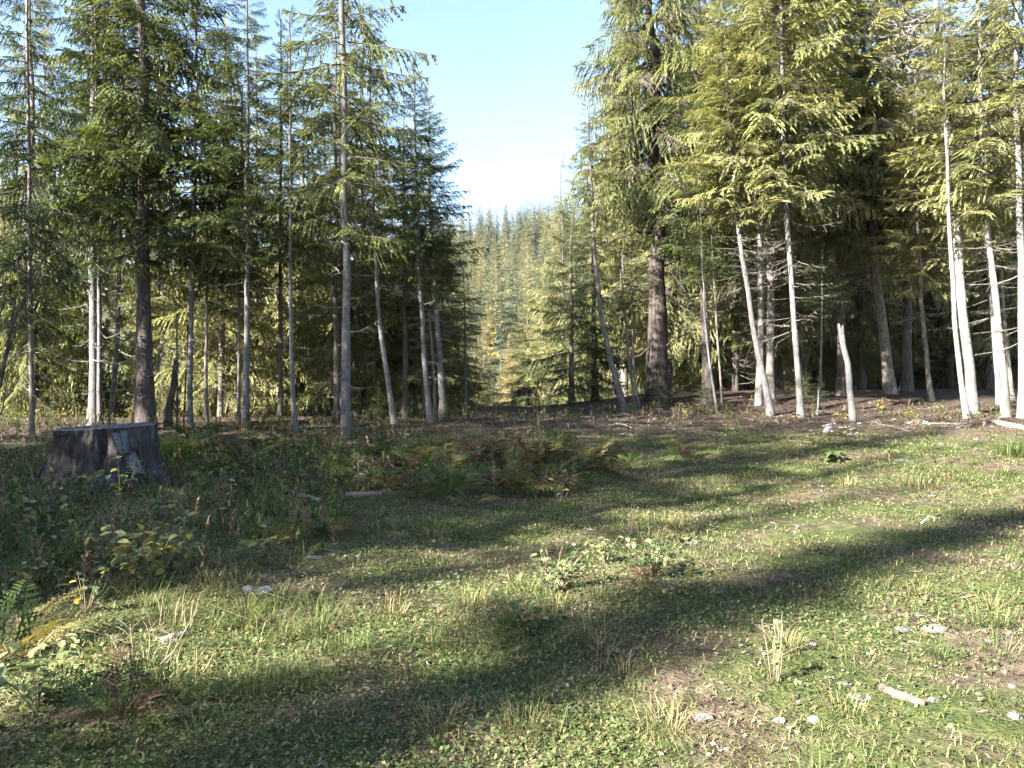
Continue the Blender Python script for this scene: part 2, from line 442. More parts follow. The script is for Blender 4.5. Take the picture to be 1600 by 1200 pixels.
# young understorey fir, 6 m
for k in range(1):
    CR['young%d' % k] = crown_mesh('crown_young', 50 + k, 6.0, 1.5, 72, T_FULL, 'needle', spire, low_pitch=-6, top_pitch=50)
# the old fir
CR['old'] = crown_mesh('crown_old', 60, 14.0, 4.2, 120, T_BIG, 'needle_sunlit', lambda h: (1 - h) ** 0.5 * min(1, 0.6 + h * 2.5), low_pitch=-12, top_pitch=40, dead=20, dead_span=4.5, dead_len=(0.8, 2.0), rtrunk=0.25, drop=0.12)
# bare upper limbs of a half dead pole
CR['bare'] = crown_mesh('crown_bare', 70, 9.0, 1.2, 16, T_THIN, 'needle_sunlit', pole, dead=60, dead_span=-6.0, dead_len=(1.0, 2.6), dead_mat='bark_pale', drop=0.5)
# far hillside, 22 m
for k in range(3):
    CR['hill%d' % k] = crown_mesh('crown_hill', 80 + k, 20.0, 3.2, 95, T_LOW, 'needle_hill', spire, low_pitch=-16, top_pitch=50, drop=0.05)
CR['gold'] = crown_mesh('crown_gold', 90, 18.0, 3.2, 90, T_LOW, 'needle_gold', spire, low_pitch=0, top_pitch=55, drop=0.08)
CLEN = {'full': 14.0, 'brig': 14.0, 'pole': 10.0, 'youn': 6.0, 'old': 14.0, 'bare': 9.0, 'hill': 20.0, 'gold': 18.0}
def clen(c): return CLEN['old'] if c == 'old' else CLEN[c[:4]]

def trunk_mesh(name, pts, r0, r1, mat, n=10, flare=0.35, seed=0, jitter=0.10):
    pts = np.asarray(pts, float)
    L_ = np.concatenate([[0], np.cumsum(np.linalg.norm(np.diff(pts, axis=0), axis=1))])
    tot = L_[-1]
    m = max(8, int(tot / 0.55)); s = tot * (np.linspace(0, 1, m) ** 1.25)
    P = np.stack([np.interp(s, L_, pts[:, i]) for i in range(3)], 1)
    # round the corners of the centre line
    for _ in range(3): P[1:-1] = 0.25 * P[:-2] + 0.5 * P[1:-1] + 0.25 * P[2:]
    wb = np.random.default_rng(seed + 500)
    for ax in (0, 1): P[2:, ax] += r0 * .35 * np.interp(s[2:], np.linspace(0, tot, 14), wb.normal(0, 1, 14) * np.linspace(.3, 1, 14))
    rr = r0 + (r1 - r0) * (s / tot) ** 0.9
    rr = rr * (1 + wb.normal(0, .035, m))
    rr = rr * (1 + flare * np.exp(-s / (3.0 * r0 + 0.12)))
    v, q, t = tube(P, rr, n, jitter, seed)
    if r1 > .6 * r0: v[(m - 1) * n:m * n, 2] += np.random.default_rng(seed).uniform(-.05, .28, n); v[(m - 1) * n:m * n, :2] += np.random.default_rng(seed + 1).normal(0, .012, (n, 2))
    return mesh_from(name, v, [(q, 0), (t, 0)], [mat], smooth_shade=True)

TREE_N = [0]
def tree(name, label, base, pix, width, height, bark, crown=None, cstart=5.0, cw=1.0, group=None, flare=0.6, dist=None, sink=0.15, cat='tree', rz=None, bn=10):
    """base: (px,py) of the foot; pix: further (px,py) points of the trunk's centre line up; width: px at breast height; height in m"""
    TREE_N[0] += 1; sd = TREE_N[0]
    p = at(*base)
    if dist is not None:
        x = (base[0] - 800) / FPX * dist; p = Vector((x, dist, gz(x, dist)))
    d = p.y
    rg = np.random.default_rng(sd * 13)
    pts = [(0, 0, -sink)]
    for (ax, ay) in pix:
        pts.append(((ax - 800) / FPX * d - p.x, rg.uniform(-.05, .05), CAM_H + (600 - ay) / FPX * d - p.z))
    a, b = np.array(pts[-2]), np.array(pts[-1])
    di = (b - a) / np.linalg.norm(b - a); di = di * 0.6 + np.array([0, 0, 0.4]); di /= np.linalg.norm(di)
    if pts[-1][2] < height:
        pts.append(tuple(b + di * (height - b[2]) / di[2]))
    root = empty(name, p)
    tag(root, label, cat, group)
    r0 = width / FPX * d / 2
    link('trunk', trunk_mesh('trunk', pts, r0, 0.02 if crown else r0 * 0.75, M[bark], n=bn, flare=flare, seed=sd), root)
    if crown:
        P = np.array(pts); cs = np.array([np.interp(cstart, P[:, 2], P[:, i]) for i in range(3)]); top = P[-1]
        dv = Vector(top - cs); q = dv.to_track_quat('Z', 'Y')
        rot = (q.to_matrix() @ Matrix.Rotation(rg.uniform(0, 2 * PI) if rz is None else rz, 3, 'Z')).to_euler()
        link('crown', CR[crown], root, loc=tuple(cs), rot=rot, scale=(cw, cw, dv.length / clen(crown)))
        if crown != 'bare' and name == 'fir_tree' and (1150 < base[0] < 1450 or base[0] in (674, 693, 172, 297, 1027)):   # a second set of boughs, turned between the first
            rot2 = (q.to_matrix() @ Matrix.Rotation(rg.uniform(0, 2 * PI), 3, 'Z')).to_euler()
            link('crown', CR['old' if crown == 'old' else crown[:-1] + str(1 - int(crown[-1]) % 2)], root, loc=tuple(cs + np.array([0, 0, .35])), rot=rot2, scale=(cw * .95, cw * .95, (dv.length - .4) / clen(crown)))
    return root

# ------------------------------------------------------------------ the trees one can tell apart
T = tree
# left group
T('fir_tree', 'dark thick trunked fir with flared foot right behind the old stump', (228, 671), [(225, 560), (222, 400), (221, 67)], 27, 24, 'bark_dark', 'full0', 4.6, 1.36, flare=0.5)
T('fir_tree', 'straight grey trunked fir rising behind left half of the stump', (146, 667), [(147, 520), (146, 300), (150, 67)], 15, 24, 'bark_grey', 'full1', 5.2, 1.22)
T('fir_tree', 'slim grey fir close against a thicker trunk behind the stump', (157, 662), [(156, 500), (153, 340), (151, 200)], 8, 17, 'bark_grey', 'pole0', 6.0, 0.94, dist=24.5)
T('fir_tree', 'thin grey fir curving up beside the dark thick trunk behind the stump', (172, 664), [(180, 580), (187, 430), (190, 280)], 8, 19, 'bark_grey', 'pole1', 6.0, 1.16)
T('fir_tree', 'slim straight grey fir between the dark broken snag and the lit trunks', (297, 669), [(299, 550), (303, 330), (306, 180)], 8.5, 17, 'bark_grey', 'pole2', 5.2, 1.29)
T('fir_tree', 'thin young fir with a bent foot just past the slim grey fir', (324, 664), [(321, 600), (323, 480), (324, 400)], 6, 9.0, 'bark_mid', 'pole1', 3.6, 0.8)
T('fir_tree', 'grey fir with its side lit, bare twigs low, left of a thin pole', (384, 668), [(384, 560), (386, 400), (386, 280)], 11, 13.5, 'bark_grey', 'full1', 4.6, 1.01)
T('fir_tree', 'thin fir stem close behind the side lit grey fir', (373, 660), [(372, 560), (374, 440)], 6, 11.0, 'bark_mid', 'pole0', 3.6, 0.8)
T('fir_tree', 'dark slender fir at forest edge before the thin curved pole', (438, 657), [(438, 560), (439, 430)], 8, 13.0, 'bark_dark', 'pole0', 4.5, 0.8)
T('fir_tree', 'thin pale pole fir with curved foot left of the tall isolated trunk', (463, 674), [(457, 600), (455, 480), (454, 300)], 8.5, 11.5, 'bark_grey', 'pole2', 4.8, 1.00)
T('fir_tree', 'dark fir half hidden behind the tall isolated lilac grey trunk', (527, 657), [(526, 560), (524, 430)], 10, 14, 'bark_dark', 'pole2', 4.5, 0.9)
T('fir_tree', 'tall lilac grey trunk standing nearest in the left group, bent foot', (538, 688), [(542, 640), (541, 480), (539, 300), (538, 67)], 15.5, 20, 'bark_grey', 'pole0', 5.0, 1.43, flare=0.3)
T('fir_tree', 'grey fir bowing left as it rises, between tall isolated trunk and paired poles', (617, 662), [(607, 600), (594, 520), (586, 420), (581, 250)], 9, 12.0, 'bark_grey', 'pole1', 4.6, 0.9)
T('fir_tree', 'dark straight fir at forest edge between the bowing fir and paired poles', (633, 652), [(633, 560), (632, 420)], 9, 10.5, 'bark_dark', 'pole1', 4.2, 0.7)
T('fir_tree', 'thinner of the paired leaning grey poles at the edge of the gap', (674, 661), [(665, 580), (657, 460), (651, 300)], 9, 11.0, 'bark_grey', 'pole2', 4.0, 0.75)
T('fir_tree', 'thicker of the paired leaning grey poles at the edge of the gap', (693, 656), [(688, 580), (680, 460), (673, 330)], 11, 10.5, 'bark_grey', 'pole1', 3.8, 0.85)
T('fir_tree', 'thin stem squeezed between the paired leaning poles', (681, 650), [(676, 560), (670, 470)], 5.5, 9.0, 'bark_mid', 'pole0', 3.8, 0.6)
T('fir_tree', 'thin lone young pole fir standing in the gap beside the bench view', (728, 642), [(727, 560), (726, 470)], 5, 6.2, 'bark_mid', 'pole1', 3.0, 0.55)
T('fir_tree', 'pale lit fir trunk low at the far left edge past the stump', (50, 690), [(49, 600), (47, 480)], 8, 16, 'bark_mid', 'full1', 3.0, 0.8)
# right group
OLD = T('fir_tree', 'huge old fir with thick furrowed brown trunk and spreading crown', (1027, 629), [(1027, 560), (1028, 420), (1026, 290), (1022, 67)], 33, 24, 'bark_old', 'old', 8.0, 1.0, flare=0.55, bn=20)
T('fir_tree', 'pale pole leaning left in front of the dark young firs', (978, 643), [(962, 590), (944, 520), (931, 430), (924, 320)], 10, 12.0, 'bark_grey', 'polebright0', 6.0, 0.9)
T('sapling', 'thin sapling leaning left beside the huge old fir', (994, 640), [(983, 560), (974, 470)], 4, 6.2, 'bark_grey', 'pole0', 3.6, 0.5, flare=0.1)
T('sapling', 'straighter thin sapling crossing the leaning one beside huge old fir', (1001, 640), [(990, 590), (987, 470)], 4, 6.5, 'bark_grey', 'pole1', 3.6, 0.5, flare=0.1)
T('fir_tree', 'dark green fir with needled trunk just beyond the huge old fir', (1106, 631), [(1102, 540), (1099, 440), (1096, 330)], 16, 18, 'bark_dark', 'full1', 5.0, 1.25)
T('sapling', 'thin pale sapling leaning across the dark green fir foot', (1122, 646), [(1112, 590), (1101, 510), (1098, 440)], 4.5, 7.0, 'bark_grey', 'pole2', 4.6, 0.5, flare=0.1)
T('sapling', 'slender upright sapling behind the thin pale leaning one', (1129, 640), [(1124, 560), (1118, 480)], 4, 7.5, 'bark_mid', 'pole0', 4.6, 0.5, flare=0.1)
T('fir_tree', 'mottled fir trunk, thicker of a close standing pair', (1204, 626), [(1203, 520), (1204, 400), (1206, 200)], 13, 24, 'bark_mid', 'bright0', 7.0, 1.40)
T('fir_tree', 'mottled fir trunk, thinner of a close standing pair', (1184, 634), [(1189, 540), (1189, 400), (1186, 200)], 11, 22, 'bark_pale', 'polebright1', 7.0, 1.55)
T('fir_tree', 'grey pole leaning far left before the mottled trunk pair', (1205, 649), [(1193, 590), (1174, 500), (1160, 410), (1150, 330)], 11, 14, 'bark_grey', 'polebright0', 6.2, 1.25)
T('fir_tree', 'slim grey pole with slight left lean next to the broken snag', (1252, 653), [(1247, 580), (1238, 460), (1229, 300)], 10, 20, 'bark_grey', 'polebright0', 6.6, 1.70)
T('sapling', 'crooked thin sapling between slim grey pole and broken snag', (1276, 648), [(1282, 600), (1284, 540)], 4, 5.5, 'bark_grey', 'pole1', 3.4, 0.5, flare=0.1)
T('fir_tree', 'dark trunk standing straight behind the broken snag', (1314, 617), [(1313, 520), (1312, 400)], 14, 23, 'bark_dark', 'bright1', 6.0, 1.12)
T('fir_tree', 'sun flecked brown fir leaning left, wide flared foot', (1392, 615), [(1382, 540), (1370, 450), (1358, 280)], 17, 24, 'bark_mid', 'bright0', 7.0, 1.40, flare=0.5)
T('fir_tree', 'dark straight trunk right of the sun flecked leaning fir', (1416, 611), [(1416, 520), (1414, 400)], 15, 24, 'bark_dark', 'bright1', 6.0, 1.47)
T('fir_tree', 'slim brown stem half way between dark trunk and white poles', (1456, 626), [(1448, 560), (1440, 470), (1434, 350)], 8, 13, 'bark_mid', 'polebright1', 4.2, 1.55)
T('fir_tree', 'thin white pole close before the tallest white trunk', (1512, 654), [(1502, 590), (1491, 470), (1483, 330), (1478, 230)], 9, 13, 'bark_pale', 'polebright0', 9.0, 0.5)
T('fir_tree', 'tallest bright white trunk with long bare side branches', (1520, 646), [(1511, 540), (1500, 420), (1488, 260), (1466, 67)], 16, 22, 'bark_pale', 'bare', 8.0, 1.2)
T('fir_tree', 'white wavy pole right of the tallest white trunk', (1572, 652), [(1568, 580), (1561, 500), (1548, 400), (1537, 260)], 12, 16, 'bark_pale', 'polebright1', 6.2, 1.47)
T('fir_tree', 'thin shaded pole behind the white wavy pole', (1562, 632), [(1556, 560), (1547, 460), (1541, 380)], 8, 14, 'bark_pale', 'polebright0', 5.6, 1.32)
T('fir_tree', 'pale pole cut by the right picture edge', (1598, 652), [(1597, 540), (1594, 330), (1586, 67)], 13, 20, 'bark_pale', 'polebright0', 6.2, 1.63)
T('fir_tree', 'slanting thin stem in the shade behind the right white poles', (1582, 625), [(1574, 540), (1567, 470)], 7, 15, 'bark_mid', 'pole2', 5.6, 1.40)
# young dark firs right of the gap and near the old fir
T('young_fir', 'dark bushy young fir at the right edge of the gap', (893, 634), [(893, 560)], 9, 11.0, 'bark_dark', 'young0', 0.5, 1.9, dist=39.0)
T('young_fir', 'tall bushy fir behind the pale leaning pole', (930, 630), [(929, 560)], 11, 14, 'bark_dark', 'full1', 0.8, 1.15, dist=40.5)

# ------------------------------------------------------------------ background firs, made as copies
straight = [trunk_mesh('trunk_straight', [(0, 0, -0.8), (0.06 * k, 0.05, 6), (0.1, -.04 * k, 14), (0.12, 0, 18)], 0.17, 0.02, M[b], seed=90 + k) for k, b in enumerate(('bark_dark', 'bark_mid', 'bark_dark'))]
def far_fir(name, label, group, x, y, h, crown, cstart, cw, k=0, zoff=0.0, kind=None):
    root = empty(name, (x, y, gz(x, y) + zoff), random.uniform(0, 2 * PI))
    tag(root, label, 'tree', group)
    s = h / 18.0
    tr = link('trunk', straight[k % 3], root, scale=(max(s, .6), max(s, .6), s))
    link('crown', CR[crown], root, loc=(0.06, 0, cstart), rot=(0, 0, random.uniform(0, 2 * PI)), scale=(cw, cw, (h - cstart) / clen(crown)))
    return root
rb = random.Random(5)
taken = []
def free(x, y, r):
    for (a, b) in taken:
        if (a - x) ** 2 + (b - y) ** 2 < r * r: return False
    taken.append((x, y)); return True
n_left = n_right = 0
for t in range(6000):
    if n_left < 52:
        y = rb.uniform(28.5, 62); x = rb.uniform(-0.74, -0.075) * y
        if x / y > -0.10 and y < 34: continue
        if free(x, y, 3.1):
            px = 800 + FPX * x / y
            h = rb.uniform(13, 19) + (y - 28) * 0.14
            if px > 620: h = min(h, 11.0 + (y - 28) * 0.28 - (px - 620) * 0.05)
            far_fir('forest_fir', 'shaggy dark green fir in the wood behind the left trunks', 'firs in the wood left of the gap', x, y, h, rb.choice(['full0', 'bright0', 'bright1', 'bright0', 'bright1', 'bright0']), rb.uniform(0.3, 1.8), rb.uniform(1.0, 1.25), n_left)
            n_left += 1
for t in range(6000):
    if n_right < 64:
        y = rb.uniform(39, 68); x = rb.uniform(0.13, 0.76) * y
        if free(x, y, 3.0):
            px = 800 + FPX * x / y
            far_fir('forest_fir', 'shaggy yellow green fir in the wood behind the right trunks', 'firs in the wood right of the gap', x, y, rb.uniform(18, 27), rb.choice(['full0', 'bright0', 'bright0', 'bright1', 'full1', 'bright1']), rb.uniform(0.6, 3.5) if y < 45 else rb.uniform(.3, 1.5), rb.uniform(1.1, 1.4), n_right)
            n_right += 1
# firs down the slope in the gap
for i, (px, d, h, cr, cw) in enumerate([(880, 66, 24.0, 'bright0', 1.8), (848, 78, 21.0, 'bright1', 1.7), (818, 92, 19.0, 'bright0', 1.6), (770, 70, 11.5, 'full1', 1.0), (748, 64, 12.5, 'bright1', 0.9), (716, 52, 11.0, 'bright0', .9), (790, 92, 14.0, 'bright1', 1.1), (826, 56, 10.0, 'bright1', 1.0)]):
    x = (px - 800) / FPX * d
    far_fir('slope_fir', ['tall pale sunlit fir down the slope at the right side of the gap', 'pale sunlit fir beside the tallest one in the gap', 'sunlit fir low in the middle of the gap', 'dark spindly fir low at the left of the gap', 'yellow green fir left in the gap behind thin pole', 'small yellow green fir at the left edge of the gap', 'distant pale fir low in the gap centre', 'short pale fir right behind the bench'][i], None, x, d, h, cr, 0.5, cw, i)
# far hillside
n_h = 0; taken2 = []
for t in range(20000):
    if n_h >= 290: break
    y = 115 + 470 * rb.random() ** 0.85; x = rb.uniform(-0.17, 0.17) * y
    if rb.random() < 0.8: x = rb.uniform(-0.085, 0.085) * y
    r = 5.0
    if any((a - x) ** 2 + (b - y) ** 2 < r * r for a, b in taken2): continue
    taken2.append((x, y))
    px = 800 + FPX * x / y
    gold = (150 < y < 260 and 738 < px < 815 and rb.random() < 0.6)
    far_fir('hillside_larch' if gold else 'hillside_fir', 'golden autumn larch on the far hillside' if gold else 'conifer standing on the far forested hillside',
            'golden larches on the far hillside' if gold else 'conifers on the far hillside', x, y, rb.uniform(18, 29) if y > 250 else rb.uniform(14, 22), 'gold' if gold else rb.choice(['hill0', 'hill1', 'hill2']), 1.0, rb.uniform(1.2, 1.7), n_h)
    n_h += 1
# tall firs outside the view that shade the clearing
# p: metres across the sunlight, q: metres along it; the clearing lies at q > 0
def pq(p, q): return (.629 * p + .777 * q, -.777 * p + .629 * q)
SHADE = [(*pq(p, q), h, c, cs, cw) for p, q, h, c, cs, cw in [
    (-3.4, -13, 19, 'full1', 3.0, .36), (-3.5, -17.5, 21.5, 'full0', 4.0, .52), (-3.4, -21.5, 23, 'full1', 4.0, .55), (-2.9, -5.8, 4.6, 'young0', .2, .65), (-9.9, -2.5, 5.5, 'young0', .2, 1.2), (-5.2, -16.5, 17, 'pole1', 10.5, .4), (-4.1, -2.4, 2.1, 'young0', .05, .85),
    (-6.6, -12.5, 18.5, 'full0', 1.0, .95), (-6.6, -9.5, 12.0, 'full1', .8, .9), (-8.4, -10.5, 20, 'full0', .8, 1.1), (-10.2, -13.5, 24.5, 'full1', 1.5, 1.4), (-13.0, -12.0, 23.5, 'full0', 1.5, 1.6), (-16.0, -13.5, 25, 'full1', 1.5, 1.6), (-19.0, -12.5, 25, 'full0', 1.5, 1.6), (-21.8, -13.5, 25, 'full1', 1.5, 1.5), (-24.6, -12.0, 25, 'full0', 2.0, 1.2),
    (-8.8, -17.0, 25, 'full1', 3.0, 1.2), (-12.0, -18.0, 26, 'full0', 3.0, 1.5), (-14.9, -17.0, 26.5, 'full1', 3.0, 1.6), (-17.6, -18.0, 27.5, 'full0', 3.0, 1.6), (-20.4, -17.0, 27, 'full1', 3.0, 1.6),
    (-8.2, -23, 26, 'full1', 3, 1.1), (-11.2, -22.5, 29, 'full0', 3, 1.5)]]
for i, (x, y, h, c, cs, cw) in enumerate(SHADE):
    if c == 'young0': far_fir('young_fir', 'young fir outside the picture beyond the left edge', 'young firs beyond the left picture edge', x, y, h, c, cs, cw, i)
    else: far_fir('shade_fir', 'tall fir beyond the left picture edge that shades the clearing', 'tall firs beyond the left picture edge', x, y, h, c, cs, cw, i)
# snags and bare stems
def depth_pts(p, pix, dd=0.0):
    """points of a polyline given in picture pixels at the depth of p, in p's own space"""
    out = []
    for i, q in enumerate(pix):
        d = p.y + (q[2] if len(q) > 2 else 0.0)
        out.append(((q[0] - 800) / FPX * d - p.x, d - p.y, CAM_H + (600 - q[1]) / FPX * d - p.z))
    return out

T('snag', 'dark broken leaning snag between the thick fir and slim grey fir', (261, 668), [(266, 630), (271, 600), (274, 570)], 11, 1.0, 'bark_dark', flare=0.2, cat='dead tree')
T('snag', 'grey crooked broken off trunk without a crown at the right', (1334, 658), [(1329, 620), (1326, 580), (1321, 545), (1315, 516)], 11, 1.0, 'bark_grey', flare=0.2, cat='dead tree')
T('sapling', 'very thin bare stem right of the dark broken snag', (277, 668), [(276, 600), (275, 500)], 3, 3.2, 'twig', flare=0.1)
T('sapling', 'very thin dark stem close before the slim grey fir', (286, 668), [(289, 610), (292, 540)], 3, 3.0, 'twig', flare=0.1)
# limbs of the old fir
for pix, r0 in ([[(1022, 356, 0), (1006, 340, -.3), (985, 322, -.6), (968, 300, -.9), (955, 275, -1.1), (945, 256, -1.2)], .13],
                [[(1026, 318, 0), (1012, 285, -.4), (1003, 262, -.6), (993, 225, -.8)], .10],
                [[(1030, 302, 0), (1048, 298, -.4), (1060, 306, -.6)], .06],
                [[(1022, 365, 0), (995, 362, -.4), (965, 372, -.9), (930, 392, -1.3)], .07],
                [[(1030, 420, 0), (1060, 405, -.4), (1090, 385, -.8)], .05],
                [[(1030, 548, 0), (1058, 528, -.5), (1090, 515, -.9)], .05],
                [[(1024, 535, 0), (1000, 556, -.5), (965, 565, -1.0)], .06]):
    pts = depth_pts(OLD.location, pix)
    link('limb', tube_mesh('limb', pts, np.linspace(r0, r0 * .3, len(pts)), M['bark_dark'], 7, .15), OLD)
# bare leaning shrub at the left edge
p = Vector((-9.6, 13.0, gz(-9.6, 13.0)))
root = empty('bare_shrub', p); tag(root, 'bare dark shrub stems leaning in from the left picture edge', 'shrub')
for pix, r0 in ([[(-90, 745), (-30, 650), (5, 575), (22, 500), (45, 450), (76, 392), (105, 360)], .045], [[(-90, 748, .2), (-25, 640, .2), (2, 600, .1), (10, 560, 0), (28, 505, -.1), (60, 470, -.2)], .03],
                [[(5, 575), (24, 470, .1), (30, 440, .2), (25, 400, .3)], .018], [[(45, 450), (40, 410), (60, 370), (62, 340)], .014], [[(-80, 750, -.2), (-40, 620, -.3), (-10, 520, -.4), (8, 470, -.5), (2, 420, -.5)], .03],
                [[(-85, 748), (-20, 690, -.2), (4, 640, -.3), (12, 590, -.4)], .02]):
    pts = depth_pts(p, pix); link('stem', tube_mesh('stem', pts, np.linspace(r0, .006, len(pts)), M['bark_dark'], 6, .2), root)

# ------------------------------------------------------------------ old stump
def wood_material(name, stops, ring=False):
    m, nt, N, L = new_mat(name)
    out = N.new('ShaderNodeOutputMaterial'); tc = N.new('ShaderNodeTexCoord')
    nz = N.new('ShaderNodeTexNoise'); nz.inputs['Detail'].default_value = 6
    if ring:
        wv = N.new('ShaderNodeTexWave'); wv.wave_type = 'RINGS'; wv.rings_direction = 'Z'; wv.inputs['Scale'].default_value = 7; wv.inputs['Distortion'].default_value = 4; wv.inputs['Detail'].default_value = 3
        L.new(tc.outputs['Object'], wv.inputs[0]); nz.inputs['Scale'].default_value = 6; L.new(tc.outputs['Object'], nz.inputs[0])
        mx = N.new('ShaderNodeMath'); mx.operation = 'MULTIPLY_ADD'; mx.inputs[1].default_value = .35; L.new(wv.outputs['Fac'], mx.inputs[0])
        m2 = N.new('ShaderNodeMath'); m2.operation = 'MULTIPLY'; m2.inputs[1].default_value = .8; L.new(nz.outputs['Fac'], m2.inputs[0]); L.new(m2.outputs[0], mx.inputs[2]); fac = mx.outputs[0]
    else:
        mp = N.new('ShaderNodeMapping'); mp.inputs['Scale'].default_value = (40, 40, 3); L.new(tc.outputs['Object'], mp.inputs[0])
        nz.inputs['Scale'].default_value = 1; L.new(mp.outputs[0], nz.inputs[0]); fac = nz.outputs['Fac']
    rp = ramp(N, stops); L.new(fac, rp.inputs[0])
    pr = N.new('ShaderNodeBsdfPrincipled'); pr.inputs['Roughness'].default_value = .85; pr.inputs['Specular IOR Level'].default_value = .2; L.new(rp.outputs[0], pr.inputs['Base Color'])
    bp = N.new('ShaderNodeBump'); bp.inputs['Strength'].default_value = .7; bp.inputs['Distance'].default_value = .02; L.new(fac, bp.inputs['Height']); L.new(bp.outputs[0], pr.inputs['Normal'])
    L.new(pr.outputs[0], out.inputs[0]); return m
M['weathered'] = wood_material('weathered_grey_wood', [(.3, (.05, .05, .054)), (.6, (.12, .124, .13)), (.85, (.20, .205, .215))])
M['cut_wood'] = wood_material('weathered_cut_wood', [(.25, (.028, .027, .027)), (.55, (.085, .083, .082)), (.85, (.17, .168, .165))], True)
M['stump_bark'] = bark_material('stump_bark', [(.3, (.016, .014, .014)), (.55, (.055, .048, .046)), (.8, (.12, .108, .10))], (11, 11, 2.2), 1.0)
M['log_pale'] = wood_material('bleached_log_wood', [(.3, (.10, .093, .085)), (.6, (.22, .207, .19)), (.85, (.33, .315, .295))])
M['log_brown'] = wood_material('brown_log_wood', [(.3, (.07, .05, .04)), (.6, (.17, .13, .10)), (.85, (.30, .25, .21))])

sp = at(168, 756)
stump = empty('tree_stump', sp); tag(stump, 'wide old cut tree stump with flared roots and peeling bark', 'stump')
HS = CAM_H + (600 - 668) / FPX * sp.y - sp.z
nA, nH = 220, 40
th = np.arange(nA) / nA * 2 * PI
hh = np.linspace(-0.15, 1, nH)
roots = [(-2.75, .42), (-2.1, .22), (-.95, .30), (-.25, .35), (.7, .3), (1.9, .35), (-1.45, .15)]
V = []
for h in hh:
    z = h * HS
    r = 0.715 + 0.05 * (1 - h)
    rr = np.full(nA, r)
    for a, s in roots:
        da = (th - a + PI) % (2 * PI) - PI
        rr += s * np.exp(-(da / .26) ** 2) * math.exp(-max(h, 0) / .30)
    rr += .10 * math.exp(-max(h, 0) / .22)
    rr *= 1 + .035 * np.sin(th * 5 + 1) + .02 * np.sin(th * 11 + 2 + h)
    rr += .075 * (np.abs(vnoise(th * 9, np.full(nA, z * 3 + 3), 1.0) - .5) * 2 - .5) + .05 * (vnoise(th * 26, np.full(nA, z * 7), 1.0) - .5) + .02 * (RG.random(nA) - .5)
    # hollow where the bark has come off, facing the camera and a little right
    da = (th + 1.20 + PI) % (2 * PI) - PI
    rr -= .20 * np.exp(-(da / .15) ** 2) * float(smooth(.12, .4, h))
    V.append(np.stack([np.cos(th) * rr, np.sin(th) * rr * .95, np.full(nA, z) + (.035 * np.cos(th - .3) * (h > .9) if h > .9 else 0)], 1))
top_ring = V[-1].copy()
V = np.concatenate(V)
i = np.arange(nH - 1)[:, None] * nA; j = np.arange(nA)[None]; jn = (j + 1) % nA
Q = np.stack([i + j, i + jn, i + nA + jn, i + nA + j], -1).reshape(-1, 4)
link('body', mesh_from('stump_body', V, [(Q, 0)], [M['stump_bark']], smooth_shade=True), stump)
# cut face, slightly dished and rough
rings = []
for k, f in enumerate((1.0, .93, .7, .45, .2)):
    rg_ = top_ring.copy(); rg_[:, :2] *= f; rg_[:, 2] += (0.006 if k == 0 else .022 - .03 * (1 - f)) + .05 * (RG.random(nA) - .5) * (k > 0)
    rings.append(rg_)
CV = np.concatenate(rings + [np.array([[0, 0, HS]])])
i = np.arange(4)[:, None] * nA
Q = np.stack([i + j, i + jn, i + nA + jn, i + nA + j], -1).reshape(-1, 4)
Tt = np.array([(4 * nA + k, 4 * nA + (k + 1) % nA, 5 * nA) for k in range(nA)])
link('cut_face', mesh_from('stump_cut', CV, [(Q, 0), (Tt, 0)], [M['cut_wood']]), stump)
def slab(pix, w0, w1, off, mat, name='bark_slab', label=None):
    d = sp.y - off; c = [Vector(((a - 800) / FPX * (d - k * .10) - sp.x, d - k * .10 - sp.y, CAM_H + (600 - b) / FPX * d - sp.z)) for k, (a, b) in enumerate(pix)]
    vs = []; n = len(c)
    for k, q in enumerate(c):
        w = w0 + (w1 - w0) * k / (n - 1)
        vs += [q + Vector((-w, .02, 0)), q + Vector((-w * .3, -.025, 0)), q + Vector((w * .4, -.02, .01)), q + Vector((w, .03, 0)), q + Vector((w * .9, .06, 0)), q + Vector((-w * .9, .06, 0))]
    qs = [(k * 6 + a, k * 6 + (a + 1) % 6, k * 6 + 6 + (a + 1) % 6, k * 6 + 6 + a) for k in range(n - 1) for a in range(6)]
    o = link(name, mesh_from(name, np.array([tuple(v) for v in vs]), [(np.array(qs), 0), (np.array([(5, 4, 3, 2, 1, 0), ((n - 1) * 6, (n - 1) * 6 + 1, (n - 1) * 6 + 2, (n - 1) * 6 + 3, (n - 1) * 6 + 4, (n - 1) * 6 + 5)]), 0)], [mat]), stump)
    if label: o['label'] = label
slab([(180, 677), (184, 692), (190, 708)], .07, .05, .62, M['weathered'])
slab([(192, 674), (194, 690), (197, 706)], .05, .05, .60, M['weathered'])
slab([(204, 676), (206, 690), (209, 702)], .06, .04, .64, M['stump_bark'])
slab([(200, 706), (206, 722), (214, 738)], .09, .11, .70, M['weathered'], label='smooth blue grey slab of bare wood leaning at the front')

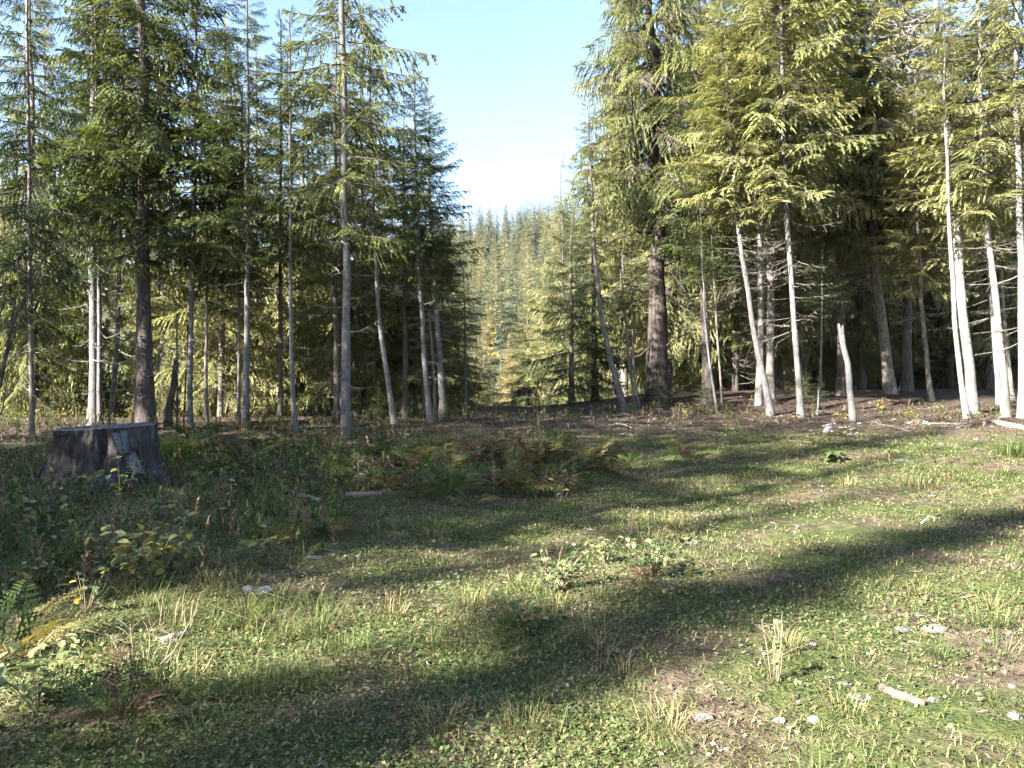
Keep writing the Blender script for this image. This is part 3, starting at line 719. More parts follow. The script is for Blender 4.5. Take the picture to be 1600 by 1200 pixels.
# ------------------------------------------------------------------ bench on the crest
def plain(name, c, rough=.6, metal=0.0, spec=.3):
    m, nt, N, L = new_mat(name); out = N.new('ShaderNodeOutputMaterial'); p = N.new('ShaderNodeBsdfPrincipled'); tc = N.new('ShaderNodeTexCoord')
    nz = N.new('ShaderNodeTexNoise'); nz.inputs['Scale'].default_value = 14; nz.inputs['Detail'].default_value = 4; L.new(tc.outputs['Object'], nz.inputs[0])
    rp = ramp(N, [(.3, tuple(v * .75 for v in c)), (.7, tuple(v * 1.15 for v in c))]); L.new(nz.outputs['Fac'], rp.inputs[0]); L.new(rp.outputs[0], p.inputs['Base Color'])
    p.inputs['Roughness'].default_value = rough; p.inputs['Metallic'].default_value = metal; p.inputs['Specular IOR Level'].default_value = spec
    L.new(p.outputs[0], out.inputs[0]); return m
M['iron'] = plain('black_cast_iron', (.012, .012, .013), .5)
M['slat'] = plain('grey_bench_slat', (.34, .33, .32), .8)
bx = .62; by = 35.6
bench = empty('garden_bench', (bx, by, gz(bx, by)), R(12)); tag(bench, 'black iron garden bench with scrolled back and pale seat on the crest', 'bench')
BW = 1.12
for s in (-1, 1):
    ef = link('end_frame', tube_mesh('end_frame', [(s * BW / 2, .28, .88), (s * BW / 2, .22, .60), (s * BW / 2, .16, .42), (s * BW / 2, .24, .2), (s * BW / 2, .30, -.03)], [.022] * 5, M['iron'], 6), bench)
    link('front_leg', tube_mesh('front_leg', [(s * BW / 2, .16, .42), (s * BW / 2, -.10, .43), (s * BW / 2, -.28, .42), (s * BW / 2, -.24, .2), (s * BW / 2, -.32, -.03)], [.02] * 5, M['iron'], 6), bench)
    link('armrest', tube_mesh('armrest', [(s * BW / 2, .23, .64), (s * BW / 2, 0, .67), (s * BW / 2, -.24, .64), (s * BW / 2, -.27, .52), (s * BW / 2, -.26, .43)], [.018] * 5, M['iron'], 6), bench)
seat_slat = box_mesh('seat_slat', BW, .075, .022, M['slat'])
for k in range(5): link('seat_slat', seat_slat, bench, loc=(0, -.26 + k * .095, .445))
link('back_rail', tube_mesh('back_rail', [(-BW / 2, .28, .88), (-.28, .285, .92), (0, .28, .87), (.28, .285, .92), (BW / 2, .28, .88)], [.02] * 5, M['iron'], 6), bench)
link('back_rail', tube_mesh('back_rail', [(-BW / 2, .2, .54), (0, .2, .54), (BW / 2, .2, .54)], [.017] * 3, M['iron'], 6), bench)
for c in (-.27, .27):
    for (r_, t_) in ((.14, .035), (.06, .05)):
        an = np.linspace(0, 2 * PI, 15)
        link('scroll', tube_mesh('scroll', [(c + math.cos(a) * r_, .245 + .2 * math.sin(a) * r_, .72 + math.sin(a) * r_) for a in an], [t_ * .8] * 15, M['iron'], 5), bench)
    for s in (-1, 1):
        link('scroll', tube_mesh('scroll', [(c + s * .24, .2, .55), (c + s * .17, .23, .66), (c + s * .22, .25, .76), (c + s * .15, .28, .89)], [.018] * 4, M['iron'], 5), bench)
for s in (-1, 0, 1): link('back_post', tube_mesh('back_post', [(s * .02, .2, .55), (s * .03, .24, .72), (s * .02, .28, .88)], [.014] * 3, M['iron'], 5), bench)

# ------------------------------------------------------------------ logs and sticks
def log(name, label, pix, width, mat, cat='log', lift=.4, n=8, sub=()):
    p0 = at(*pix[0]); pts = []
    for q in pix:
        g = at(*q); pts.append(((g - p0).x, (g - p0).y, (g - p0).z))
    r0 = width / FPX * p0.y / 2
    pts = [(a, b, c + r0 * lift) for a, b, c in pts]
    o = link(name, tube_mesh(name, pts, np.linspace(r0, r0 * .8, len(pts)) * (1 + .15 * np.sin(np.arange(len(pts)) * 2.1)), mat, n, .25, seed=int(pix[0][0])), loc=p0)
    tag(o, label, cat)
log('fallen_log', 'bleached driftwood like log lying in weeds left of the ferns', [(424, 770), (448, 772), (470, 776), (500, 785)], 10, M['log_pale'])
log('fallen_log', 'brown rotting log lying among weeds beside the bleached log', [(530, 777), (565, 776), (604, 772)], 11, M['log_brown'])
log('stick', 'thick grey stick lying behind the bare dry stalks', [(252, 1006), (275, 998), (307, 988)], 13, M['log_pale'], 'stick')
log('fallen_log', 'pale fallen log entering from the right picture edge', [(1548, 660), (1572, 666), (1605, 672), (1660, 680)], 9, M['log_pale'])
log('stick', 'broken pale stick lying on sunlit grass at the right', [(1440, 818), (1452, 809), (1470, 806)], 4, M['log_pale'], 'stick')
log('stick', 'thin brown stick on bare soil near the bottom right corner', [(1375, 1078), (1410, 1092), (1445, 1104)], 14, M['log_brown'], 'stick')
log('stick', 'dry twig lying in the shade at the bottom centre', [(838, 1078), (870, 1066), (888, 1052)], 3, M['log_pale'], 'stick')
log('stick', 'long thin stick lying on bare ground before the broken snag', [(1232, 690), (1290, 694), (1350, 690)], 4, M['log_brown'], 'stick')
log('stick', 'short weathered branch before the tallest white trunk', [(1420, 662), (1440, 657), (1452, 664)], 5, M['log_pale'], 'stick')

# ------------------------------------------------------------------ stones
def stone_material(name, c0, c1, c2):
    m, nt, N, L = new_mat(name); out = N.new('ShaderNodeOutputMaterial'); p = N.new('ShaderNodeBsdfPrincipled'); tc = N.new('ShaderNodeTexCoord'); oi = N.new('ShaderNodeObjectInfo')
    nz = N.new('ShaderNodeTexNoise'); nz.inputs['Scale'].default_value = 3.0; nz.inputs['Detail'].default_value = 8; nz.inputs['Roughness'].default_value = .7
    va = N.new('ShaderNodeVectorMath'); va.operation = 'ADD'; L.new(tc.outputs['Object'], va.inputs[0]); L.new(oi.outputs['Location'], va.inputs[1]); L.new(va.outputs[0], nz.inputs[0])
    rp = ramp(N, [(.3, c0), (.52, c1), (.75, c2)]); L.new(nz.outputs['Fac'], rp.inputs[0]); L.new(rp.outputs[0], p.inputs['Base Color'])
    p.inputs['Roughness'].default_value = .85; p.inputs['Specular IOR Level'].default_value = .25
    bp = N.new('ShaderNodeBump'); bp.inputs['Strength'].default_value = .5; bp.inputs['Distance'].default_value = .05; L.new(nz.outputs['Fac'], bp.inputs['Height']); L.new(bp.outputs[0], p.inputs['Normal'])
    L.new(p.outputs[0], out.inputs[0]); return m
M['stone'] = stone_material('pale_stone', (.055, .048, .041), (.115, .104, .09), (.19, .178, .16))
M['stone_grey'] = stone_material('grey_stone', (.10, .10, .10), (.19, .19, .19), (.29, .285, .28))
import bmesh
def stone_mesh(seed, angular):
    bm = bmesh.new(); bmesh.ops.create_icosphere(bm, subdivisions=3, radius=1.0)
    rg = np.random.default_rng(seed)
    cuts = [(Vector(rg.normal(size=3)).normalized(), rg.uniform(.55, .85)) for _ in range(9 if angular else 3)]
    for v in bm.verts:
        c = v.co.copy()
        for n, d in cuts:
            e = c.dot(n) - d
            if e > 0: c -= n * e * (.95 if angular else .6)
        c *= 1 + .06 * math.sin(c.x * 5 + seed) * math.sin(c.y * 6 + 1) + rg.uniform(-.012, .012)
        v.co = c
    me = bpy.data.meshes.new('stone'); bm.to_mesh(me); bm.free()
    me.polygons.foreach_set('use_smooth', np.full(len(me.polygons), not angular)); return me
STM = {}
for mt in ('stone', 'stone_grey'):
    for k in range(6):
        me = stone_mesh(k + 1, k >= 3); me.materials.append(M[mt]); STM[mt, k] = me
def stone(px, py, w, label, k=0, mt='stone', flat=.5, group=None, depth=.75, rz=None):
    p = at(px, py); r = w / FPX * p.y / 2
    o = link('stone', STM[mt, k], loc=(p.x, p.y, p.z + r * flat * .12), rot=(random.uniform(-.15, .15), random.uniform(-.15, .15), rz if rz is not None else random.uniform(-.5, .5)), scale=(r, r * depth, r * flat))
    tag(o, label, 'stone', group)
for a in [(1460, 985, 38, 'largest smooth oval pale stone in the grass at lower right', 0, 'stone', .42), (1410, 985, 30, 'tilted flat pale stone left of the largest oval one', 3, 'stone', .4),
          (1334, 986, 13, 'small round stone left of the tilted flat pale stone', 1, 'stone', .6), (1320, 1070, 26, 'white flat rock in clover left of the bare soil patch', 4, 'stone', .3),
          (1338, 1090, 30, 'second white flat rock just below another in the clover', 5, 'stone', .28), (1270, 1127, 24, 'grey rough rock at the bottom edge right of the white chunk', 3, 'stone_grey', .6),
          (1218, 1129, 22, 'brownish grey rock at the bottom edge beside the grey rough one', 4, 'stone_grey', .55), (1098, 1122, 34, 'white angular chunk of rock at the bottom edge in sunlit clover', 5, 'stone', .55),
          (1460, 1095, 20, 'small tan stone right of the thin brown stick', 2, 'stone', .5), (1530, 1086, 12, 'small bright round stone near the bottom right corner', 1, 'stone', .7),
          (1582, 1074, 14, 'round pale stone, upper one at the right edge', 0, 'stone', .7), (1586, 1094, 12, 'round pale stone, lower one at the right edge', 2, 'stone', .7),
          (1584, 1122, 26, 'grey stone in the bottom right corner', 3, 'stone_grey', .6), (413, 926, 30, 'round grey boulder at the left edge of the sunlit slope', 1, 'stone_grey', .6),
          (389, 922, 24, 'dark grey stone touching the round grey boulder', 0, 'stone_grey', .5), (490, 873, 34, 'flat pale slab lying at the edge of the shade', 4, 'stone', .2),
          (516, 860, 32, 'second flat pale slab just behind the first', 5, 'stone', .2), (537, 873, 11, 'small bright pebble right of the flat pale slabs', 1, 'stone', .7),
          (786, 899, 20, 'pale flat stone on bare ground left of the leafy weeds', 3, 'stone', .3), (686, 911, 15, 'grey stone on the mossy bare ground', 4, 'stone_grey', .4),
          (590, 908, 12, 'small grey stone amid moss left of centre', 3, 'stone_grey', .5), (1081, 848, 24, 'pinkish grey rock behind the right leafy weed', 5, 'stone', .5), (1025, 852, 14, 'small white rock behind the right leafy weed', 4, 'stone', .5),
          (944, 818, 12, 'small white stone on shaded bare ground in the middle', 3, 'stone', .4), (156, 938, 14, 'pale stone in dark weeds below the leafy shrub', 1, 'stone', .6),
          (882, 650, 17, 'long pale stone on the crest right of the bench', 0, 'stone', .45), (790, 648, 8, 'small pale stone on the crest left of the bench', 1, 'stone', .5), (786, 656, 9, 'flat pale stone just before the bench', 3, 'stone', .3),
          (988, 682, 22, 'broad white stone in the grass before the huge old fir', 4, 'stone', .4), (1055, 672, 13, 'white stone on bare soil before the huge old fir', 3, 'stone', .5),
          (1028, 634, 9, 'small white stone at the foot of the huge old fir', 1, 'stone', .6), (1412, 720, 30, 'long flat white rock in grass at the right', 5, 'stone', .22), (1252, 712, 24, 'long flat white rock, rightmost of a small cluster in grass', 4, 'stone', .2),
          (1224, 714, 16, 'white rock in the middle of a small cluster in grass', 3, 'stone', .3), (1230, 723, 18, 'white rock nearest in a small cluster in grass', 5, 'stone', .35), (1196, 709, 12, 'small white rock left in a cluster in grass', 1, 'stone', .35),
          (1453, 776, 20, 'thin pale rock in a dark patch of grass at the right', 4, 'stone', .25), (1482, 814, 12, 'little pale rock on sunlit grass near a broken stick', 3, 'stone', .4), (1160, 714, 30, 'thin pale flat rock left of the white rock cluster', 5, 'stone', .15),
          (1432, 660, 16, 'grey white boulder before the tallest white trunk', 2, 'stone', .7), (1213, 660, 10, 'pale stone at the foot of the far leaning pole', 0, 'stone', .6), (1500, 668, 12, 'pale stone before the thin white pole', 3, 'stone', .4)]:
    stone(*a)
rs = random.Random(8)
for k in range(70):
    px = rs.uniform(880, 1560); py = 655 + 45 * rs.random() ** 1.3
    stone(px, py, rs.uniform(3.5, 9), 'small pale stone scattered on bare soil before the right trees', rs.randint(0, 5), rs.choice(['stone', 'stone', 'stone_grey']), rs.uniform(.3, .55), 'small stones before the right trees')
for k in range(16):
    stone(rs.uniform(1285, 1345), rs.uniform(662, 680), rs.uniform(6, 13), 'grey rubble stone heaped beside the broken snag', rs.randint(3, 5), 'stone_grey', .55, 'grey rubble beside the broken snag')
for k in range(40):
    stone(rs.uniform(420, 830), rs.uniform(850, 1000), rs.uniform(4, 9), 'pebble lying on the mossy bare slope left of centre', rs.randint(0, 5), rs.choice(['stone', 'stone_grey']), .5, 'pebbles on the mossy slope')
for k in range(24):
    stone(rs.uniform(1120, 1590), rs.uniform(960, 1150), rs.uniform(5, 11), 'small pebble in the short clover at lower right', rs.randint(0, 5), rs.choice(['stone', 'stone', 'stone_grey']), .55, 'pebbles in the clover at lower right')
# ------------------------------------------------------------------ ferns
M['fern_green'] = leaf_material('green_bracken', [(.3, (.045, .075, .018)), (.55, (.085, .125, .030)), (.8, (.16, .17, .045))], .35, 6)
M['fern_yellow'] = leaf_material('yellow_bracken', [(.3, (.12, .10, .028)), (.55, (.20, .165, .048)), (.8, (.29, .24, .085))], .35, 6)
M['fern_brown'] = leaf_material('rust_brown_bracken', [(.3, (.055, .034, .02)), (.55, (.105, .066, .038)), (.8, (.19, .13, .075))], .25, 6)
def frond_mesh(seed, mat, n=15, arch=.55):
    """one frond of length 1: arching rachis, tapering pinnae with toothed edges"""
    rg = np.random.default_rng(seed); V = []; F3 = []
    def sp_(t): return np.array([.75 * t + .1 * t * t, .04 * math.sin(3 * t + seed), .95 * t - arch * t * t * 1.1])
    def tri(a, b, c):
        k = len(V); V.extend([a, b, c]); F3.append((k, k + 1, k + 2))
    for k in range(8):
        a, b = sp_(k / 8), sp_((k + 1) / 8); w = .006 * (1.1 - k / 8)
        tri(a + (0, w, 0), a - (0, w, 0), b)
        tri(a + (0, 0, w), a - (0, 0, w), b)
    for i in range(n):
        t = .16 + .84 * (i + .5) / n
        ln = .34 * (1 - (t - .16) / .84) ** .8 * min(1, (t - .08) * 5) + .02
        p = sp_(t); tan = sp_(t + .01) - p; tan /= np.linalg.norm(tan)
        for s in (-1, 1):
            d = np.array([0, s, 0]) * .85 + tan * .5 + np.array([0, 0, rg.uniform(-.3, .05)]); d /= np.linalg.norm(d)
            l = ln * rg.uniform(.8, 1.15)
            tri(p, p + d * l * .5 + tan * .016, p + d * l)
            for u in (.2, .38, .56, .74):
                q = p + d * l * u; m_ = l * .24 * (1.1 - u)
                tri(q, q + tan * m_ + d * m_ * .5, q + d * l * .12)
                tri(q, q - tan * m_ * .9 + d * m_ * .5 - np.array([0, 0, .2 * m_]), q + d * l * .12)
    return mesh_from('frond', np.array(V), [(np.array(F3), 0)], [M[mat]])
FR = {m: [frond_mesh(s, m, arch=a) for s, a in ((1, .5), (2, .7), (3, .85))] for m in ('fern_green', 'fern_yellow', 'fern_brown')}
def fern(px, py, hpx, mat, label, group=None, n=6, mix=None):
    p = at(px, py); s = hpx / FPX * p.y / .46
    o = empty('bracken_fern', p, random.uniform(0, 6.28)); tag(o, label, 'fern', group)
    for k in range(n):
        a = k / n * 2 * PI + random.uniform(-.4, .4); sc = s * random.uniform(.7, 1.1)
        mm = mat if (mix is None or random.random() < .75) else mix
        link('frond', random.choice(FR[mm]), o, loc=(.02 * math.cos(a), .02 * math.sin(a), -.01), rot=(random.uniform(-.25, .25), random.uniform(-.5, .1), a), scale=(sc, sc, sc))
GRN = ('green bracken fern in the mixed fern patch at mid bank', 'green ferns of the fern patch')
BRN = ('rust brown withered bracken fern in the fern patch at mid bank', 'brown ferns of the fern patch')
YEL = ('yellow bracken fern in the fern patch at mid bank', 'yellow ferns of the fern patch')
for px, py, h, c in [(735, 742, 42, 'b'), (765, 735, 45, 'b'), (790, 728, 40, 'b'), (812, 745, 40, 'b'), (748, 720, 35, 'b'), (700, 740, 35, 'g'), (672, 735, 40, 'g'), (645, 740, 38, 'g'),
                     (840, 738, 45, 'y'), (852, 742, 40, 'y'), (868, 735, 38, 'g'), (890, 735, 35, 'g'), (905, 742, 40, 'b'), (925, 728, 32, 'b'), (938, 738, 35, 'y'), (955, 745, 30, 'y'),
                     (800, 770, 40, 'g'), (818, 775, 42, 'y'), (842, 778, 35, 'g'), (775, 775, 36, 'b'), (860, 772, 34, 'b'), (725, 768, 30, 'b'), (612, 768, 32, 'y'), (590, 755, 34, 'g'), (560, 760, 32, 'g'), (520, 745, 32, 'g'),
                     (630, 765, 30, 'b'), (830, 720, 32, 'b'), (870, 712, 28, 'g'), (715, 712, 28, 'b'), (680, 702, 25, 'g'), (780, 702, 25, 'b'), (1080, 725, 24, 'b'), (1060, 720, 22, 'g'), (960, 712, 24, 'b'), (985, 728, 22, 'g'),
                     (380, 735, 34, 'g'), (340, 745, 34, 'g'), (350, 715, 30, 'b'), (410, 712, 28, 'g'), (450, 708, 26, 'b'), (490, 712, 28, 'g'), (530, 715, 28, 'b'), (575, 722, 30, 'g'), (610, 728, 32, 'g'), (630, 745, 34, 'b'), (690, 722, 32, 'g'), (550, 740, 30, 'y'), (500, 755, 30, 'g'), (455, 765, 30, 'b'), (395, 775, 32, 'g'), (330, 775, 34, 'g'), (870, 750, 36, 'g'), (905, 715, 28, 'b'), (655, 780, 30, 'b'), (890, 768, 28, 'b'), (915, 760, 26, 'g'), (470, 735, 28, 'g'), (430, 745, 28, 'g')]:
    mt = {'g': 'fern_green', 'b': 'fern_brown', 'y': 'fern_yellow'}[c]; lb = {'g': GRN, 'b': BRN, 'y': YEL}[c]
    fern(px, py, h, mt, lb[0], lb[1], 7, 'fern_brown' if c != 'b' else 'fern_yellow')
fern(700, 782, 52, 'fern_green', 'large fresh green fern standing out before the brown ferns', n=9)
fern(735, 792, 26, 'fern_yellow', 'low yellow fern at the foot of the large fresh green fern', n=6)
fern(538, 838, 34, 'fern_yellow', 'yellow brown fern alone on the shaded slope', n=7, mix='fern_brown')
fern(470, 842, 34, 'fern_brown', 'dull brown fern left of the lone yellow brown one', n=7, mix='fern_yellow')
fern(435, 850, 32, 'fern_yellow', 'yellowish fern at left of the dull brown fern', n=6, mix='fern_green')
fern(14, 1040, 80, 'fern_yellow', 'pale sunlit fern at the left picture edge', n=8, mix='fern_green')
fern(195, 1130, 70, 'fern_brown', 'brown green fern in shade near the bottom left corner', n=9, mix='fern_green')
fern(255, 1095, 55, 'fern_green', 'green fern at the foot of the bare dry stalks', n=7)
fern(175, 880, 60, 'fern_yellow', 'yellow green fern left beside the leafy shrub', n=7, mix='fern_green')
fern(80, 905, 60, 'fern_green', 'green fern in dark weeds at the left under the stump', n=8)
fern(1010, 915, 35, 'fern_brown', 'withered fern at the foot of the right leafy weed', n=6, mix='fern_yellow')
fern(805, 985, 40, 'fern_green', 'sunlit green fern at the left of the leafy weeds', n=7, mix='fern_yellow')
fern(205, 740, 38, 'fern_green', 'dark green fern growing before the stump bark', n=9)
fern(275, 735, 45, 'fern_green', 'dark green fern right beside the stump', n=8)
fern(300, 700, 40, 'fern_green', 'green fern at the foot of the slim grey fir', n=7)
fern(130, 745, 30, 'fern_green', 'low green fern at the left root of the stump', n=7)

# ------------------------------------------------------------------ leafy shrubs and weeds
M['leaf_pale'] = leaf_material('pale_green_leaves', [(.3, (.11, .14, .05)), (.55, (.19, .22, .09)), (.8, (.29, .28, .12))], .3, 5, obj_var=.5, spec=.5, rough=.4)
M['leaf_dark'] = leaf_material('dark_green_leaves', [(.3, (.030, .055, .018)), (.55, (.06, .095, .030)), (.8, (.11, .14, .05))], .25, 5, obj_var=.5, spec=.5, rough=.4)
M['leaf_yellow'] = leaf_material('yellow_leaves', [(.3, (.25, .19, .03)), (.6, (.36, .27, .05)), (.8, (.42, .34, .12))], .35, 5)
M['stalk'] = bark_material('dry_stalk', [(.3, (.11, .08, .055)), (.7, (.24, .19, .135))], bump=.1)
def leaf_mesh(name, mat, w=.36, fold=.12):
    v = np.array([(0, 0, 0), (.22, w * .75, fold), (.55, w, fold), (.85, w * .5, fold * .4), (1, 0, -.12), (.85, -w * .5, fold * .4), (.55, -w, fold), (.22, -w * .75, fold), (.5, 0, 0)])
    f = np.array([(0, 8, 1), (1, 8, 2), (2, 8, 3), (3, 8, 4), (4, 8, 5), (5, 8, 6), (6, 8, 7), (7, 8, 0)])
    return mesh_from(name, v, [(f[:, ::-1], 0)], [M[mat]], smooth_shade=True)
LF = {k: leaf_mesh('leaf', k) for k in ('leaf_pale', 'leaf_dark', 'leaf_yellow')}
def shrub(px, py, hpx, wpx, nst, nleaf, leaf_px, mat, label, alt=None, seed=1, name='leafy_shrub', cat='shrub', group=None):
    rr = random.Random(seed); p = at(px, py); k = p.y / FPX; H = hpx * k; W = wpx * k / 2; ls = leaf_px * k
    o = empty(name, p); tag(o, label, cat, group)
    stems = []
    for i in range(nst):
        a = rr.uniform(0, 2 * PI); ex = W * math.sqrt(rr.random()); h = H * rr.uniform(.6, 1.05)
        c = [Vector((0.1 * ex * math.cos(a), .1 * ex * math.sin(a), -.03)), Vector((ex * .45 * math.cos(a), ex * .45 * math.sin(a), h * .55)), Vector((ex * math.cos(a), ex * math.sin(a), h))]
        pts = [c[0].lerp(c[1], t).lerp(c[1].lerp(c[2], t), t) for t in (0, .25, .5, .75, 1)]
        stems.append(pts); link('stem', tube_mesh('stem', [tuple(q) for q in pts], [.004, .0035, .003, .002, .001], M['stalk'], 4), o)
    for i in range(nleaf):
        pts = rr.choice(stems); t = 1 - .75 * rr.random() ** 1.4; f = t * 4; j0 = min(3, int(f)); q = pts[j0].lerp(pts[j0 + 1], f - j0)
        mt = alt if (alt and rr.random() < .18) else mat
        s = ls * rr.uniform(.65, 1.2)
        link('leaf', LF[mt], o, loc=q, rot=(rr.uniform(-.5, .5), rr.uniform(-.45, .5), rr.uniform(0, 6.28)), scale=(s, s, s))
shrub(235, 915, 108, 140, 22, 270, 16, 'leaf_pale', 'sunlit shrub with round pale leaves below the stump', 'leaf_yellow', 1)
shrub(65, 830, 75, 110, 12, 80, 16, 'leaf_dark', 'dark glossy leaved shrub at the left below the stump', 'leaf_pale', 2)
shrub(60, 1105, 95, 150, 14, 100, 22, 'leaf_pale', 'low leafy shrub in the bottom left corner', 'leaf_dark', 3)
shrub(1020, 900, 68, 130, 26, 230, 9.5, 'leaf_dark', 'bushy leafy weed right of the shadowed centre', 'leaf_pale', 4, 'leafy_weed', 'weed')
shrub(865, 925, 66, 120, 24, 200, 9.5, 'leaf_dark', 'bushy dark leafy weed left of another near the centre', 'leaf_pale', 5, 'leafy_weed', 'weed')
shrub(945, 880, 44, 70, 12, 70, 9, 'leaf_pale', 'small weed between the two bushy leafy weeds', None, 6, 'leafy_weed', 'weed')
shrub(400, 880, 50, 90, 10, 70, 14, 'leaf_pale', 'yellow green sunlit weed right of the pale leaved shrub', 'leaf_yellow', 7, 'leafy_weed', 'weed')
shrub(1303, 722, 18, 44, 10, 50, 12, 'leaf_dark', 'low dark green rosette weed in the far grass', None, 8, 'leafy_weed', 'weed')
shrub(285, 720, 50, 60, 10, 60, 11, 'leaf_dark', 'small green bush close right of the stump', 'leaf_pale', 9)
shrub(170, 760, 48, 80, 12, 70, 10, 'leaf_dark', 'dark bush growing against the stump front', None, 10)
shrub(830, 985, 45, 70, 8, 40, 14, 'leaf_dark', 'weed with broad leaves in front of the dark leafy weed', 'leaf_pale', 11, 'leafy_weed', 'weed')
shrub(1050, 930, 36, 90, 12, 90, 9, 'leaf_pale', 'low sunlit weed at the foot of the right bushy weed', 'leaf_yellow', 12, 'leafy_weed', 'weed')
shrub(1215, 1065, 95, 30, 3, 16, 13, 'leaf_pale', 'upright reddish stalk with a few round pale leaves', None, 13, 'leafy_weed', 'weed')
for k in range(34):
    rr_ = random.Random(100 + k)
    shrub(rr_.uniform(280, 900), rr_.uniform(700, 800), rr_.uniform(22, 40), rr_.uniform(40, 70), 6, 24, rr_.uniform(8, 11), rr_.choice(['leaf_dark', 'leaf_dark', 'leaf_pale']), 'leafy undergrowth bush on the shaded bank around the ferns', 'leaf_yellow', 100 + k, 'undergrowth_bush', 'shrub', 'undergrowth bushes on the shaded bank')
for k in range(24):
    rr_ = random.Random(200 + k)
    shrub(rr_.uniform(0, 340), rr_.uniform(780, 960), rr_.uniform(40, 75), rr_.uniform(60, 110), 8, 34, rr_.uniform(9, 14), rr_.choice(['leaf_dark', 'leaf_dark', 'leaf_pale']), 'leafy bush in the rough growth at the left below the stump', 'leaf_yellow', 200 + k, 'undergrowth_bush', 'shrub', 'bushes in the rough growth at the left')

def stalks(px, py, tips, width, label, mat='stalk', name='dry_stalks', forks=True, seed=3):
    rr = random.Random(seed); p = at(px, py); o = empty(name, p); tag(o, label, 'dry plant')
    for bx_, tp in tips:
        b = depth_pts(p, [(bx_, py + rr.uniform(-4, 6)), ((bx_ + tp[0]) / 2 + rr.uniform(-3, 3), (py + tp[1]) / 2, rr.uniform(-.1, .1)), (tp[0], tp[1], rr.uniform(-.2, .2))])
        r0 = width / FPX * p.y / 2 * .62
        s_ = link('stalk', tube_mesh('stalk', b, [r0, r0 * .8, r0 * .5], M[mat], 5), o)
        if forks:
            for f in range(3):
                t = rr.uniform(.55, 1.0); q = Vector(b[1]).lerp(Vector(b[2]), t * 2 - 1); e = q + Vector((rr.uniform(-.12, .14), rr.uniform(-.08, .08), rr.uniform(.0, .1)))
                link('twig', tube_mesh('twig', [tuple(q), tuple(q.lerp(e, .5) + Vector((0, 0, .01))), tuple(e)], [r0 * .5, r0 * .4, r0 * .25], M[mat], 4), s_)
stalks(225, 1046, [(198, (172, 992)), (207, (203, 975)), (225, (220, 998)), (228, (234, 982)), (233, (258, 992)), (250, (272, 980)), (254, (310, 950)), (204, (190, 1010)), (240, (285, 1000))], 3.2, 'clump of bare pale dry stalks before a grey stick')
stalks(1210, 1070, [(1206, (1190, 968)), (1210, (1212, 975)), (1213, (1222, 955)), (1217, (1222, 1018)), (1205, (1192, 1022))], 2.6, 'upright dry reddish stalks in sunlit clover at lower right', seed=5)
stalks(932, 1055, [(930, (933, 990)), (938, (940, 1000)), (940, (960, 1000)), (930, (942, 975))], 2.2, 'small dry stalks in the dark shadow band', seed=6)
stalks(640, 1080, [(640, (638, 1005)), (644, (652, 1030)), (646, (640, 1040)), (638, (648, 1020))], 2.6, 'dark dry stalk at the edge of sunlit grass left of centre', 'twig', seed=7)
stalks(985, 840, [(980, (979, 795)), (988, (988, 768)), (984, (990, 800))], 1.8, 'thin dry stems rising behind the right bushy weed', seed=8)
stalks(875, 870, [(872, (868, 820)), (879, (883, 824)), (878, (874, 835))], 1.8, 'thin dry stems rising behind the dark leafy weed', seed=9)
stalks(502, 770, [(500, (502, 716)), (520, (518, 730)), (558, (558, 705)), (505, (507, 740))], 2.5, 'yellowing weed stalks beside the bleached log', seed=10)
stalks(420, 760, [(418, (408, 715)), (424, (440, 700)), (428, (452, 705)), (415, (400, 735))], 2.0, 'pale twiggy stalks left of the bleached log', seed=11)
stalks(165, 850, [(160, (156, 800)), (168, (160, 808)), (190, (189, 795))], 3.0, 'seed stalks rising above the pale leaved shrub', seed=12)
stalks(1060, 662, [(1056, (1050, 636)), (1060, (1062, 632)), (1064, (1072, 640)), (1060, (1056, 634)), (1066, (1078, 645))], 1.5, 'dry grass stalks before the huge old fir', seed=13)

# ------------------------------------------------------------------ fallen branches and seedlings along the forest edge
DB = []
for k in range(4):
    w_ = dead_template(40 + k, curve=.12, ntw=16, w=.010)
    DB.append(mesh_from('fallen_branch', w_.reshape(-1, 3), [(np.arange(len(w_) * 4).reshape(-1, 4), 0)], [M['dead_twig' if k % 2 else 'twig']]))
rf = random.Random(17)
for k in range(60):
    px = rf.uniform(20, 1590); py = rf.uniform(664, 690) if px < 720 else rf.uniform(640, 676)
    g_ = at(px, py); sc_ = rf.uniform(.6, 1.7)
    o = link('fallen_branch', DB[k % 4], loc=(g_.x, g_.y, g_.z + .05), rot=(rf.uniform(0, 6.28), rf.uniform(-.08, .08), rf.uniform(0, 6.28)), scale=(sc_, sc_, sc_))
    side = 'left' if px < 720 else 'right'
    tag(o, 'thin dead branch lying on the forest floor by the %s trees' % side, 'branch', 'dead branches by the %s trees' % side)
for k in range(22):
    px = rf.choice([rf.uniform(10, 700), rf.uniform(860, 1590)]); py = rf.uniform(655, 672) if px < 720 else rf.uniform(628, 648)
    g_ = at(px, py); h_ = rf.uniform(.5, 1.5); side = 'left' if px < 720 else 'right'
    o = empty('seedling', g_, rf.uniform(0, 6.28)); tag(o, 'small fir seedling among the %s trunks' % side, 'young tree', 'seedlings among the %s trunks' % side)
    link('trunk', straight[k % 3], o, scale=(.06, .06, h_ / 18)); link('crown', CR['young0'], o, loc=(0, 0, .02), scale=(h_ / 6 * 1.5, h_ / 6 * 1.5, h_ / 6))
